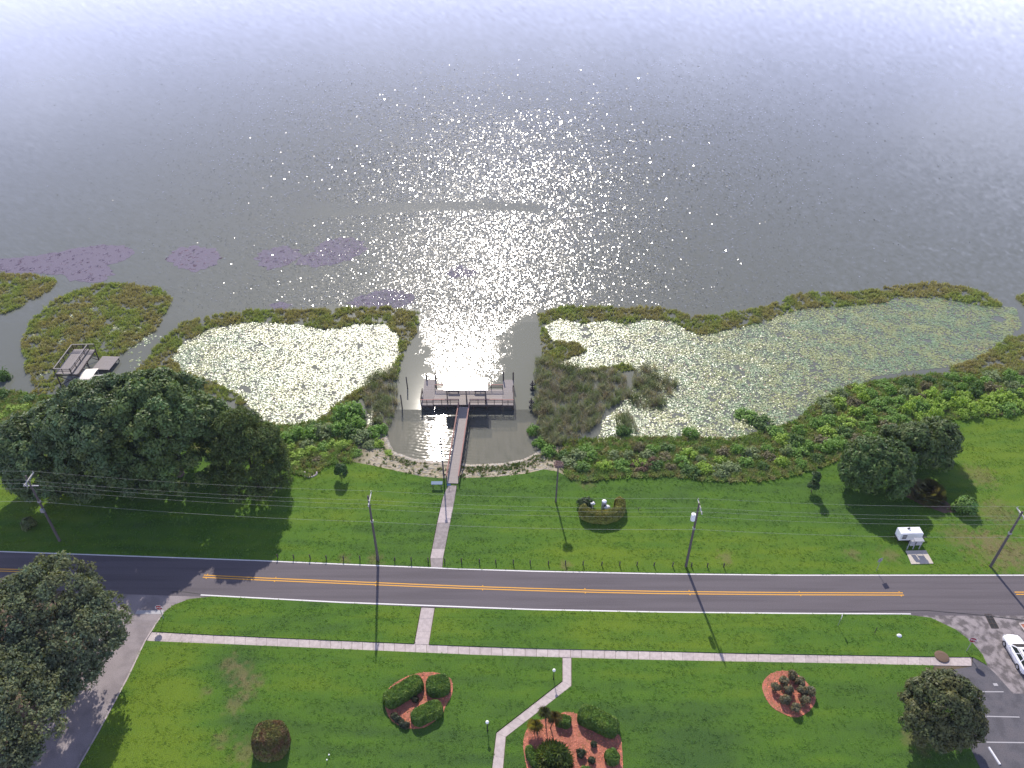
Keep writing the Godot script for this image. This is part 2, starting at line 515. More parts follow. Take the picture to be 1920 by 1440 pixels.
func make_ground() -> void:
	lawn_line = gp(lawn_edge)
	water_line = gp(water_edge, WATER)
	# turf
	var turf := mat(Color.WHITE, 0.9, 0.25)
	turf.albedo_texture = ntex(0.09, 34, [[0.0, lin(0.35, 0.38, 0.4)], [0.4, grey(0.8)], [0.62, grey(1.0)], [1.0, lin(1.0, 1.0, 0.9)]], 1024, 4)
	turf.uv1_triplanar = true
	turf.uv1_world_triplanar = true
	turf.uv1_scale = Vector3(1.0 / 14.0, 1, 1.0 / 8.0)
	turf.heightmap_enabled = true
	turf.heightmap_texture = turf.albedo_texture
	turf.heightmap_scale = 9.0
	turf.detail_enabled = true
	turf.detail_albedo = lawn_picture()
	turf.detail_blend_mode = BaseMaterial3D.BLEND_MODE_MUL
	turf.detail_uv_layer = BaseMaterial3D.DETAIL_UV_2
	M.turf = turf
	var lawns := [
		["lakeside_lawn", "mown green lawn between the road and the lake bank", lake_lawn()],
		["verge_lawn", "strip of lawn between road and pavement beside the left stop line", gp([[400, 1118], [355, 1123], [326, 1134], [306, 1149], [293, 1168], [285, 1183.5], [400, 1190], [600, 1199], [776, 1206.5], [789, 1138], [640, 1131], [500, 1123.5]])],
		["verge_lawn", "strip of lawn between road and pavement beside the car park entrance", gp([[816, 1139.5], [804.5, 1208], [1000, 1215.5], [1240, 1220.6], [1400, 1224.6], [1600, 1228], [1745, 1230.5], [1824, 1231.5], [1851, 1247], [1843, 1228], [1822, 1203], [1792, 1180], [1745, 1158], [1700, 1152.5], [1480, 1151], [1240, 1148.5], [1000, 1144]])],
		["garden_lawn", "large lawn below the pavement with the kidney shaped mulch bed", gp([[271, 1201.5], [400, 1206.5], [600, 1215], [900, 1228], [1054, 1232.5], [1054, 1276.5], [930, 1373], [922, 1440], [915, 1560], [80, 1560], [145, 1440], [185, 1370], [240, 1268]])],
		["garden_lawn", "large lawn below the pavement with the round bed of small shrubs", gp([[1072, 1233], [1240, 1237.5], [1400, 1240.5], [1600, 1244], [1750, 1247.5], [1748, 1262], [1801, 1364], [1838, 1440], [1895, 1560], [937, 1560], [944, 1440], [949, 1382], [1072, 1286]])],
		["oak_ground", "brown leaf litter ground under the oaks beside the side driveway", gp([[-500, 1060], [0, 1100], [150, 1145], [195, 1175], [170, 1215], [105, 1322], [40, 1440], [-20, 1560], [-700, 1560]])],
	]
	M.litter = textured(lin(0.20, 0.135, 0.095), 0.95, ntex(0.12, 61, [[0.0, grey(0.35)], [0.5, grey(0.8)], [1.0, grey(1.0)]], 512, 3), 2.0, null, 1.0, 4.0)
	for l in lawns:
		var b := MB.new()
		b.map = LAWN_MAP
		b.slab(l[2], LAWN, -0.4)
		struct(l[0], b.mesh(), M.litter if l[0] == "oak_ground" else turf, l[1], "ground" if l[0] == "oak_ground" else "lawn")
	lawn_tufts(lawns)
	# a sheet of soil under everything on the land side
	var s := MB.new()
	s.slab(PackedVector2Array([Vector2(-400, 120), Vector2(400, 120), Vector2(400, -70), Vector2(-400, -70)]), -0.12, -0.5)
	M.soil = textured(lin(0.16, 0.125, 0.08), 0.95, ntex(0.08, 35, [[0.0, grey(0.4)], [0.5, grey(0.8)], [1.0, grey(1.0)]], 512, 4), 3.0)
	struct("ground", s.mesh(), M.soil, "bare soil sheet under lawns and paving", "ground")
	# bank: from the lawn edge down to the lake bed
	var b := MB.new()
	var nn := noise(0.5, 36, 4)
	var nf := noise(1.7, 37, 3)
	var xs := []
	var x := -150.0
	while x < 150.0:
		xs.append(x)
		x += 0.35 if x > -32.0 and x < 14.0 else 1.0
	var rows := [-0.06, 0.0, 0.12, 0.25, 0.4, 0.55, 0.7, 0.85, 1.0, 1.15, 1.35, 1.7, 2.2, 3.0, 4.5]
	for xx in xs:
		var zl := z_at(lawn_line, xx)
		var zw := z_at(water_line, xx)
		var pxl := to_px(Vector3(xx, 0, zl)).x
		var beach := smoothstep(645, 700, pxl) * (1.0 - smoothstep(1040, 1075, pxl))
		for t in rows:
			var z: float = zl - (zl - zw) * t if t <= 1.0 else zw - (t - 1.0) * 6.0
			var y: float = -0.045 if t <= 0.0 else bank_y(xx, z) + nn.get_noise_2d(xx * 2.0, z * 2.0) * 0.10
			b.v.append(Vector3(xx, y, z)); b.n.append(Vector3.UP); b.uv.append(Vector2(xx, z))
			var k := nn.get_noise_2d(xx, z) + nf.get_noise_2d(xx, z) * 0.6
			var sand := Vector3(0.44, 0.385, 0.285).lerp(Vector3(0.22, 0.20, 0.11), clampf(k * 1.2 + 0.15, 0, 1))
			var earth := Vector3(0.075, 0.085, 0.03).lerp(Vector3(0.13, 0.10, 0.06), clampf(k, 0, 1))
			var cc := earth.lerp(sand, clampf(beach + k * 0.2, 0, 1))
			b.c.append(Color(cc.x, cc.y, cc.z))
	var rn := rows.size()
	for i in xs.size() - 1:
		for j in rn - 1:
			var q := i * rn + j
			for tt in [q, q + 1, q + rn, q + 1, q + rn + 1, q + rn]: b.idx.append(tt)
	for i in xs.size():
		for j in rn:
			var q := i * rn + j
			var dx: Vector3 = b.v[mini(i + 1, xs.size() - 1) * rn + j] - b.v[maxi(i - 1, 0) * rn + j]
			var dz: Vector3 = b.v[i * rn + mini(j + 1, rn - 1)] - b.v[i * rn + maxi(j - 1, 0)]
			var nrm := dx.cross(dz).normalized()
			b.n[q] = nrm if nrm.y > 0.0 else -nrm
	var bm := textured(Color.WHITE, 0.92, ntex(0.1, 38, [[0.0, grey(0.45)], [0.5, grey(0.85)], [1.0, grey(1.0)]], 512, 4), 2.5, null, 1.0, 5.0)
	bm.vertex_color_use_as_albedo = true
	struct("shore_bank", b.mesh(), bm, "sandy and earthy bank sloping from the lawn into the lake", "shore")

# uneven tufts standing up out of the mown turf, coloured like the turf they grow in
func lawn_tufts(lawns: Array) -> void:
	rng.seed = 345
	var tf := tuft(6, 0.07, 0.03, 0.12, 1.2)
	var n1 := noise(0.35, 39, 3)
	var xf := []
	var cols := []
	for l in lawns:
		if l[0] == "oak_ground": continue
		for q in scatter(l[2], 15.0):
			if absf(q.x) > 75.0 or q.y > -34.0: continue
			if rng.randf() > 0.55 + n1.get_noise_2d(q.x * 0.5, q.y * 1.4) * 1.2: continue
			var u: Vector2 = (q - LAWN_MAP.position) / LAWN_MAP.size
			var c := lawn_image.get_pixel(clampi(int(u.x * lawn_image.get_width()), 0, lawn_image.get_width() - 1), clampi(int(u.y * lawn_image.get_height()), 0, lawn_image.get_height() - 1)).srgb_to_linear()
			xf.append(Transform3D(spin(0.3).scaled(Vector3.ONE * rng.randf_range(0.6, 1.3)), Vector3(q.x, LAWN - 0.01, q.y)))
			cols.append(vary(c * 1.75, 0.22))
	tag(many("lawn_tufts", tf, M.softleaf, xf, cols, self), "short uneven grass tufts across the mown lawns", "grass", "", "stuff")

func lake_lawn() -> PackedVector2Array:
	var p := PackedVector2Array()
	for q in lawn_line:
		if q.x > -135.0 and q.x < 135.0: p.append(q)
	# down to the road, walkway left open
	p.append(g2(2300, 1076.5))
	for q in [[1920, 1076.5], [1480, 1076.5], [1240, 1074], [1000, 1069], [860, 1065.5], [829.5, 1064]]: p.append(g2(q[0], q[1]))
	for q in [[831.5, 1045], [845, 978], [853, 935], [857.5, 910], [846, 910], [840.5, 908], [828.5, 937], [819, 980], [806, 1046], [807.5, 1062.8]]: p.append(g2(q[0], q[1]))
	for q in [[640, 1056], [480, 1049.5], [240, 1041], [0, 1032.5], [-400, 1019]]: p.append(g2(q[0], q[1]))
	return p

# ---------------------------------------------------------------- roads and paths
func ribbon(top: Array, bottom: Array, y: float) -> Mesh:
	var p := gp(top)
	var q := gp(bottom)
	q.reverse()
	p.append_array(q)
	var b := MB.new()
	b.slab(p, y, y)
	return b.mesh()
func stroke(line: Array, w: float, y: float, shift := 0.0) -> Mesh:
	var b := MB.new()
	var p := gp(line)
	for i in p.size() - 1:
		var d := (p[i + 1] - p[i]).normalized()
		var s := Vector2(-d.y, d.x)
		var pts := PackedVector2Array([p[i] + s * (shift - w / 2), p[i + 1] + s * (shift - w / 2), p[i + 1] + s * (shift + w / 2), p[i] + s * (shift + w / 2)])
		b.slab(pts, y, y)
	return b.mesh()

func make_paving() -> void:
	var upper := [[-600, 1011.5], [0, 1031.8], [240, 1040.2], [480, 1048.6], [640, 1055.2], [860, 1064], [1000, 1068.2], [1240, 1073.2], [1480, 1075.8], [1920, 1075.8], [2500, 1073]]
	var lower := [[-600, 1080], [0, 1102], [240, 1114], [400, 1119], [640, 1132], [1000, 1145.3], [1240, 1149.8], [1480, 1152.2], [1700, 1153.5], [1920, 1154], [2500, 1150]]
	struct("road", ribbon(upper, lower, -0.03), M.asphalt, "two lane asphalt road running along the lake lawn", "road")
	var dr := MB.new()
	dr.slab(gp([[120, 1106], [401, 1119.5], [355, 1124], [326, 1135], [306, 1150], [293, 1169], [271, 1203], [240, 1270], [185, 1372], [145, 1442], [80, 1562], [-30, 1570], [40, 1438], [105, 1320], [172, 1212], [196, 1176], [150, 1146]]), -0.036, -0.036)
	struct("driveway", dr.mesh(), M.drive, "pale side driveway joining the road beside the oaks", "driveway")
	var lot := MB.new()
	lot.slab(gp([[1852, 1247], [1825, 1230], [1822, 1249], [1745, 1262], [1801, 1364], [1838, 1440], [1895, 1562], [2600, 1562], [2600, 1180], [1900, 1180]]), -0.05, -0.05)
	struct("car_park", lot.mesh(), M.lot, "dark asphalt car park at the end of the pavement", "car park")
	var ap := MB.new()
	ap.slab(gp([[1700, 1153], [1745, 1157.5], [1792, 1179.5], [1822, 1202.5], [1843, 1227.5], [1852, 1249], [1866, 1262], [1900, 1300], [1960, 1300], [1960, 1225], [2100, 1168], [2100, 1152], [1920, 1153]]), -0.040, -0.040)
	struct("car_park_entrance", ap.mesh(), M.apron, "weathered pale asphalt apron between road and car park", "entrance")
	# painted lines
	struct("edge_line", stroke([[-600, 1013.5], [0, 1033.8], [240, 1042.2], [480, 1050.6], [640, 1057.4], [860, 1066.3], [1000, 1070.7], [1240, 1075.6], [1480, 1078.2], [1920, 1078.2], [2500, 1075]], 0.16, -0.026), M.whiteline, "white edge line along the lake side of the road", "road marking")
	struct("edge_line", stroke([[376, 1115.2], [640, 1129], [1000, 1142.4], [1240, 1147.2], [1480, 1149.6], [1708, 1150.6]], 0.16, -0.026), M.whiteline, "white edge line along the garden side of the road", "road marking")
	var yl := [[381, 1080], [480, 1084.8], [640, 1091.5], [860, 1100.5], [1000, 1105], [1120, 1108.3], [1240, 1110.6], [1480, 1112.8], [1694, 1113.4]]
	for d in [["double_yellow_line", "double yellow centre line between the two side entrances", yl], ["double_yellow_line", "short end of double yellow line beside the oaks", [[-300, 1058], [0, 1068.5], [55, 1070]]], ["double_yellow_line", "short end of double yellow line beyond the car park entrance", [[1904, 1112], [2400, 1111]]]]:
		var o := Node3D.new()
		o.name = numbered(d[0])
		add_child(o)
		tag(o, d[1], "road marking", "", "structure")
		part("stripe", stroke(d[2], 0.13, -0.026, 0.16), M.yellowline, o)
		part("stripe", stroke(d[2], 0.13, -0.026, -0.16), M.yellowline, o)
	var stud := MB.new()
	stud.box(Vector3(0, 0.012, 0), Vector3(0.12, 0.025, 0.12))
	var studm := stud.mesh()
	for x in [388, 516, 705, 905, 1097, 1293, 1500, 1688]:
		var yy := 0.0
		for i in yl.size() - 1:
			if x >= yl[i][0] and x <= yl[i + 1][0]: yy = lerpf(yl[i][1], yl[i + 1][1], (x - yl[i][0]) / float(yl[i + 1][0] - yl[i][0]))
		var rs := thing("road_studs", "pair of small raised reflectors beside the double yellow line", "road stud", g(x, yy) + Vector3(0, -0.03, 0), 0.0, "reflectors along the centre line")
		for zz in [-0.3, 0.3]: part("reflector", studm, M.yellowline, rs, Vector3(0, 0, zz))
	struct("stop_line", stroke([[255, 1147.5], [306, 1147.5]], 0.5, -0.030), M.fadedline, "faded white stop line across the side driveway", "road marking")
	# crack lines
	struct("seam", stroke([[1500, 1149], [1640, 1145.5], [1740, 1144.5], [1850, 1154], [1960, 1168]], 0.10, -0.0265), M.black, "dark tar seam curving across the car park entrance", "road marking")
	struct("seam", stroke([[322, 1109.5], [345, 1109.5], [377, 1114]], 0.10, -0.0265), M.black, "dark tar seam at the mouth of the side driveway", "road marking")
	# pavement of slabs
	var up := [[284.5, 1184.5], [400, 1190.6], [600, 1199.6], [900, 1212.4], [1240, 1221.2], [1400, 1225.2], [1600, 1228.6], [1745, 1231.1], [1822, 1231.8]]
	var lo := [[272.5, 1200.6], [400, 1206], [600, 1214.4], [900, 1227.4], [1240, 1237], [1400, 1240], [1600, 1243.4], [1745, 1246.5], [1822, 1247.8]]
	slabs("pavement", "concrete pavement of pale slabs between the lawns", up, lo, 74, PAVED, ["concrete0", "concrete1", "concrete0", "concrete2"])
	slabs("crossing_path", "short concrete path from the road to the pavement", [[790, 1138.3], [777.5, 1206.8]], [[814.5, 1139], [803.5, 1207.7]], 3, PAVED, ["concrete0", "concrete2"])
	slabs("garden_path", "angled concrete path from the pavement through the garden lawn", [[1055, 1233], [1055, 1277], [931, 1374], [923, 1440], [916, 1560]], [[1071, 1233.3], [1071, 1285.5], [948, 1381], [943, 1440], [936, 1560]], 16, PAVED, ["concrete0", "concrete2", "concrete0"])
	slabs("lake_walkway", "concrete walkway from the road down to the dock", [[808.5, 1063.2], [807, 1046], [820, 980], [829.5, 937], [838.5, 905]], [[829, 1064], [830.5, 1046], [844, 979], [852, 936], [857, 905]], 9, -0.02, ["oldconcrete", "oldconcrete", "concrete2"])
	# kerb strip along the left driveway
	struct("kerb", stroke([[306, 1149.5], [293, 1168.5], [271.5, 1202.5], [240, 1269], [185, 1371], [145, 1441], [80, 1561]], 0.16, 0.015), M.concrete2, "low concrete kerb along the garden side of the side driveway", "kerb")
	struct("kerb", stroke([[196, 1177], [171, 1215], [105, 1322], [40, 1440], [-20, 1560]], 0.16, 0.015), M.concrete2, "low concrete kerb under the oaks along the side driveway", "kerb")
	# car park marks and wheel stops
	for l in [[[1842, 1296.5], [1882, 1296.5]], [[1826, 1342], [1912, 1344]], [[1850, 1391], [1925, 1392]]]:
		struct("bay_line", stroke(l, 0.11, -0.046), M.fadedline, "worn white bay line painted on the car park", "road marking")
	struct("bay_line", stroke([[1863, 1283], [1871, 1283]], 0.3, -0.046), M.fadedline, "small worn paint patch on the car park", "road marking")
	for q in [[1827, 1350, 1844, 1380, "beside the tree"], [1854, 1401, 1875, 1433, "away from the tree"]]:
		var a := g(q[0], q[1])
		var c := g(q[2], q[3])
		var b := MB.new()
		var d := (c - a).normalized()
		var sx := Vector3(-d.z, 0, d.x)
		var prof := [Vector2(-0.09, 0), Vector2(-0.06, 0.13), Vector2(0.06, 0.13), Vector2(0.09, 0)]
		for i in 3:
			b.quad(a + sx * prof[i].x + Vector3.UP * prof[i].y, a + sx * prof[i + 1].x + Vector3.UP * prof[i + 1].y, c + sx * prof[i + 1].x + Vector3.UP * prof[i + 1].y, c + sx * prof[i].x + Vector3.UP * prof[i].y)
		for e in [a, c]:
			b.quad(e + sx * prof[0].x, e + sx * prof[1].x + Vector3.UP * 0.13, e + sx * prof[2].x + Vector3.UP * 0.13, e + sx * prof[3].x)
		solo("wheel_stop", b.mesh(), M.white, "white concrete wheel stop in the parking bay " + q[4], "wheel stop", Vector3(0, -0.05, 0), "wheel stops")
	# flat black rectangle in the apron with dark bars laid across
	var t := thing("storm_drain", "dark rectangle crossed by bars in the entrance apron", "drain", Vector3.ZERO)
	var c4 := gp([[1846.5, 1151.5], [1859, 1151.5], [1873, 1177.5], [1859, 1177.5]])
	var gb := MB.new()
	gb.slab(c4, -0.034, -0.034)
	part("dark_sheet", gb.mesh(), M.black, t)
	for i in 4:
		var r := MB.new()
		var u0 := c4[0].lerp(c4[3], i / 3.0)
		var u1 := c4[1].lerp(c4[2], i / 3.0)
		r.beam(Vector3(u0.x, -0.02, u0.y), Vector3(u1.x, -0.02, u1.y), 0.07, 0.02)
		part("bar", r.mesh(), M.darkwood, t)
	for i in 3:
		var r := MB.new()
		var u0 := c4[0].lerp(c4[1], i / 2.0)
		var u1 := c4[3].lerp(c4[2], i / 2.0)
		r.beam(Vector3(u0.x, -0.024, u0.y), Vector3(u1.x, -0.024, u1.y), 0.06, 0.02)
		part("bar", r.mesh(), M.darkwood, t)
	# mulch corner with kerb by the car park entrance
	var bed := thing("kerbed_bed", "orange mulch corner bed with a pale kerb beside the white car", "garden bed")
	var mb := MB.new()
	mb.slab(gp([[1912, 1170], [1960, 1168], [1990, 1200], [1935, 1200]]), 0.02, -0.2)
	part("mulch", mb.mesh(), M.mulch, bed)
	part("kerb", stroke([[1935, 1201], [1911, 1169.5], [1962, 1167]], 0.18, 0.06), M.concrete1, bed)

func slabs(called: String, label: String, a: Array, b: Array, count: int, y: float, mats: Array) -> void:
	var o := Node3D.new()
	o.name = numbered(called)
	add_child(o)
	tag(o, label, "path", "", "structure")
	var p := gp(a)
	var q := gp(b)
	var total := 0.0
	for i in p.size() - 1: total += p[i].distance_to(p[i + 1])
	rng.seed = hash(called)
	for i in p.size() - 1:
		var n: int = maxi(1, roundi(count * p[i].distance_to(p[i + 1]) / total))
		for k in n:
			var t0 := (k + 0.0) / n
			var t1 := (k + 1.0) / n
			var gap: float = 0.0012 / maxf(p[i].distance_to(p[i + 1]) / n, 0.3)
			t0 += gap
			t1 -= gap
			var m := MB.new()
			m.slab(PackedVector2Array([p[i].lerp(p[i + 1], t0), p[i].lerp(p[i + 1], t1), q[i].lerp(q[i + 1], t1), q[i].lerp(q[i + 1], t0)]), y + rng.randf_range(-0.006, 0.006), y - 0.1)
			part("slab", m.mesh(), M[mats[rng.randi() % mats.size()]], o)

# ---------------------------------------------------------------- the lake
var wn1: FastNoiseLite
var wn2: FastNoiseLite
var wpatch: FastNoiseLite
func ss(a: float, b: float, x: float) -> float:
	return smoothstep(a, b, x)
func roughness_of_water(p: Vector3) -> float:
	# how steep the wind ripples are: open lake, a calm slick, and the lee of the reeds
	var q := to_px(p)
	var a := 1.0
	var wob := wpatch.get_noise_2d(p.x * 0.5, p.z) * 16.0
	a *= 1.0 - 0.7 * (1.0 - ss(5, 17, absf(q.y - 391 + wob))) * ss(480, 620, q.x) * (1.0 - ss(990, 1060, q.x))
	a *= lerpf(1.0, 0.5, ss(560, 660, q.y + wob))
	a *= lerpf(1.0, 0.10, ss(585, 640, q.y) * ss(-45, 35, 806 - (700 - q.y) * 0.15 - q.x + wob + wn2.get_noise_2d(p.x * 0.35, p.z * 0.35) * 30.0))
	a *= lerpf(1.0, 0.12, ss(575, 600, q.y) * ss(-34, 34, q.x - (945 + (640 - q.y) * 0.35) + wob + wn1.get_noise_2d(p.x * 0.35, p.z * 0.35) * 26.0))
	a *= lerpf(1.0, 0.75, ss(690, 740, q.y))
	a *= 0.8 + 0.35 * wpatch.get_noise_2d(p.x * 0.3 + 90.0, p.z * 0.8)
	return a
func water_sheet(b: MB, zs: Array, x0: Callable, x1: Callable, cols: int) -> void:
	var k := b.v.size()
	var dir := Vector2(sin(deg_to_rad(WIND)), cos(deg_to_rad(WIND)))
	for z in zs:
		var xa: float = x0.call(z)
		var xb: float = x1.call(z)
		for i in cols + 1:
			var p := Vector3(lerpf(xa, xb, float(i) / cols), WATER, z)
			var a := roughness_of_water(p)
			a *= lerpf(0.2, 1.0, ss(250, 560, to_px(p).y))
			var s1 := rng.randfn() * 0.026 * a
			var s2 := rng.randfn() * 0.012 * a
			b.v.append(p)
			b.n.append(Vector3(dir.x * s1 + dir.y * s2, 1.0, dir.y * s1 - dir.x * s2).normalized())
			b.c.append(Color.WHITE)
			b.uv.append(Vector2(p.x, p.z))
	for j in zs.size() - 1:
		for i in cols:
			var q := k + j * (cols + 1) + i
			for t in [q, q + cols + 1, q + 1, q + 1, q + cols + 1, q + cols + 2]: b.idx.append(t)
const WIND := -42.0
const WAVELETS := 380000
const COVE := Rect2(-21, -93.7, 27, 18.7)
func make_lake() -> void:
	wn1 = noise(0.8, 41, 2)
	wn2 = noise(0.8, 42, 2)
	wpatch = noise(0.05, 43, 3)
	rng.seed = 4242
	var b := MB.new()
	var lee := []
	for i in 70: lee.append(lerpf(-93.7, -119.0, i / 69.0))
	var zs := [-119.0]
	while zs[-1] > -1100.0:
		var z: float = zs[-1]
		# rows get wider with distance, as the eye can resolve
		zs.append(z - 0.36 * (z / -92.0) ** 2)
	for z in [-1300.0, -1700.0, -2500.0, -4000.0, -7000.0]: zs.append(z)
	water_sheet(b, zs, func(z): return z * 0.86 - 15.0, func(z): return -z * 0.86 + 15.0, 400)
	var lb := MB.new()
	water_sheet(lb, lee, func(z): return z * 0.86 - 15.0, func(z): return -z * 0.86 + 15.0, 400)
	var near := []
	for i in 41: near.append(lerpf(-75.0, -93.7, i / 40.0))
	water_sheet(lb, near, func(z): return -140.0, func(z): return COVE.position.x, 240)
	water_sheet(lb, near, func(z): return COVE.end.x, func(z): return 140.0, 260)
	M.water = mat(lin(0.132, 0.140, 0.118), 0.11, 0.45)
	var lake := struct("lake", b.mesh(), M.water, "broad murky lake with sun glitter reaching to the horizon", "lake")
	M.lee = mat(M.water.albedo_color, 0.05, 0.4)
	part("lee_water", lb.mesh(), M.lee, lake)
	# wind wavelets: small tilted facets of the water surface that flash where they mirror the sun
	var wv := MB.new()
	var dir := Vector2(sin(deg_to_rad(WIND)), cos(deg_to_rad(WIND)))
	var made := 0
	# no wavelets among the plants
	var shut_l := PackedVector2Array([Vector2(-100, 590), Vector2(340, 600), Vector2(480, 578), Vector2(640, 574), Vector2(790, 580), Vector2(785, 640), Vector2(745, 720), Vector2(-100, 720)])
	var shut_r := PackedVector2Array([Vector2(1000, 600), Vector2(1010, 580), Vector2(1230, 570), Vector2(1310, 588), Vector2(1440, 568), Vector2(1500, 544), Vector2(1740, 524), Vector2(1880, 570), Vector2(1900, 720), Vector2(1000, 720)])
	while made < WAVELETS:
		var q := Vector2(rng.randf_range(60, 1840), rng.randf_range(90, 752))
		if rng.randf() > (0.06 * exp(-pow((q.x - 940.0) / 480.0, 4.0)) + 0.94 * exp(-pow((q.x - 940.0) / 330.0, 2.0))) * ss(90, 330, q.y): continue
		if q.y > 520.0 and (Geometry2D.is_point_in_polygon(q, shut_l) or Geometry2D.is_point_in_polygon(q, shut_r)): continue
		made += 1
		var p := g(q.x, q.y, WATER)
		var am := roughness_of_water(p)
		if am < rng.randf_range(0.10, 0.36):
			made += 1
			continue
		am *= lerpf(0.6, 1.0, ss(120, 340, q.y))
		if rng.randf() < 0.22: am *= 1.9
		var s1 := rng.randfn() * 0.125 * am
		var s2 := rng.randfn() * 0.055 * am
		var nn := Vector3(dir.x * s1 + dir.y * s2, 1.0, dir.y * s1 - dir.x * s2).normalized()
		var d := p.distance_to(Vector3(0, CAM_H, 0))
		var r := d * 0.00040 * rng.randf_range(0.6, 1.4)
		var u := nn.cross(Vector3.FORWARD).normalized() * r
		var w := nn.cross(u).normalized() * r * (1.2 + d * 0.004)
		p += Vector3.UP * (0.004 + (absf(u.y) + absf(w.y)) * 0.8)
		var k := wv.v.size()
		for o in [-u - w, u - w, u + w, -u + w]:
			wv.v.append(p + o); wv.n.append(nn); wv.c.append(Color.WHITE); wv.uv.append(Vector2.ZERO)
		for t in [0, 1, 2, 0, 2, 3]: wv.idx.append(k + t)
	for t in range(0, wv.idx.size(), 3):
		var a := wv.v[wv.idx[t]]
		if (wv.v[wv.idx[t + 2]] - a).cross(wv.v[wv.idx[t + 1]] - a).y < 0.0:
			var h := wv.idx[t + 1]
			wv.idx[t + 1] = wv.idx[t + 2]
			wv.idx[t + 2] = h
	M.wavelet = mat(M.water.albedo_color, 0.13, 0.45)
	part("wavelets", wv.mesh(), M.wavelet, lake).set_meta("kind", "stuff")
	# the cove between the beach and the dock: clearer water over a sandy bed, fine parallel ripples
	var c := MB.new()
	var nx := 230
	var nz := 190
	for j in nz + 1:
		for i in nx + 1:
			var p := Vector3(COVE.position.x + COVE.size.x * i / nx, WATER, COVE.position.y + COVE.size.y * j / nz)
			var w := wpatch.get_noise_2d(p.x * 3.0, p.z * 3.0) * 2.2 + wn1.get_noise_2d(p.x * 0.25, p.z * 0.25) * 2.0
			var calm := ss(-77.5, -83.0, p.z)
			var s := sin((p.z - p.x * 0.13) * TAU / 0.62 + w) * 0.04 * calm * (0.6 + 0.8 * wn2.get_noise_2d(p.x * 0.2, p.z * 0.2)) + wn1.get_noise_2d(p.x * 2.0, p.z * 2.0) * 0.012
			c.v.append(p); c.n.append(Vector3(wn2.get_noise_2d(p.x * 2.0, p.z * 2.0) * 0.012, 1, s).normalized()); c.c.append(Color.WHITE); c.uv.append(Vector2(p.x, p.z))
	for j in nz:
		for i in nx:
			var q := j * (nx + 1) + i
			for t in [q, q + 1, q + nx + 1, q + 1, q + nx + 2, q + nx + 1]: c.idx.append(t)
	M.cove = mat(Color(M.water.albedo_color, 0.62), 0.035, 0.354)
	M.cove.transparency = BaseMaterial3D.TRANSPARENCY_ALPHA
	struct("cove_water", c.mesh(), M.cove, "shallow rippled water between the sandy beach and the dock", "water")

func inside(p: PackedVector2Array, q: Vector2) -> bool:
	return Geometry2D.is_point_in_polygon(q, p)
func scatter(poly: PackedVector2Array, per_m2: float, minus: Array = []) -> Array:
	var r := Rect2(poly[0], Vector2.ZERO)
	for q in poly: r = r.expand(q)
	var out := []
	for i in int(r.get_area() * per_m2):
		var q := r.position + Vector2(rng.randf(), rng.randf()) * r.size
		if not inside(poly, q): continue
		var ok := true
		for m in minus:
			if inside(m, q):
				ok = false
				break
		if ok: out.append(q)
	return out
func spin(tilt: float) -> Basis:
	return Basis(Vector3(rng.randf_range(-1, 1), 0, rng.randf_range(-1, 1)).normalized() if tilt > 0.0 else Vector3.RIGHT, rng.randf() * tilt) * Basis(Vector3.UP, rng.randf() * TAU)
func tuft(blades: int, h: float, w: float, spread: float, lean: float) -> Mesh:
	var b := MB.new()
	for i in blades:
		var a := rng.randf() * TAU
		var o := Vector3(cos(a), 0, sin(a)) * spread * sqrt(rng.randf())
		var a2 := rng.randf() * TAU
		var d := Vector3(cos(a2), 0, sin(a2))
		var s := Vector3(-d.z, 0, d.x) * w * rng.randf_range(0.7, 1.3)
		var hh := h * rng.randf_range(0.6, 1.1)
		var mid := o + d * lean * hh * 0.3 + Vector3.UP * hh * 0.6
		var tip := o + d * lean * hh + Vector3.UP * hh
		b.col = Color.WHITE * rng.randf_range(0.75, 1.15)
		b.quad(o - s, mid - s * 0.8, mid + s * 0.8, o + s)
		b.tri(mid - s * 0.8, tip, mid + s * 0.8)
	return b.mesh()

var pad_left := [[320, 672], [345, 642], [400, 614], [470, 604], [520, 606], [560, 609], [600, 617], [640, 614], [680, 607], [720, 607], [746, 626], [750, 660], [735, 692], [700, 716], [650, 742], [612, 775], [580, 803], [530, 805], [480, 778], [455, 745], [400, 715], [350, 700]]
var pad_right := [[1020, 612], [1050, 597], [1090, 607], [1130, 601], [1180, 609], [1210, 598], [1260, 603], [1290, 621], [1320, 629], [1380, 616], [1440, 601], [1490, 581], [1560, 576], [1640, 571], [1700, 557], [1780, 561], [1840, 573], [1905, 577], [1916, 612], [1880, 640], [1850, 662], [1790, 687], [1720, 694], [1640, 706], [1590, 730], [1540, 745], [1520, 775], [1500, 800], [1460, 812], [1420, 830], [1300, 832], [1200, 830], [1120, 836], [1130, 790], [1180, 745], [1205, 700], [1170, 682], [1130, 690], [1060, 694], [1045, 682], [1070, 672], [1100, 657], [1080, 642], [1035, 640]]
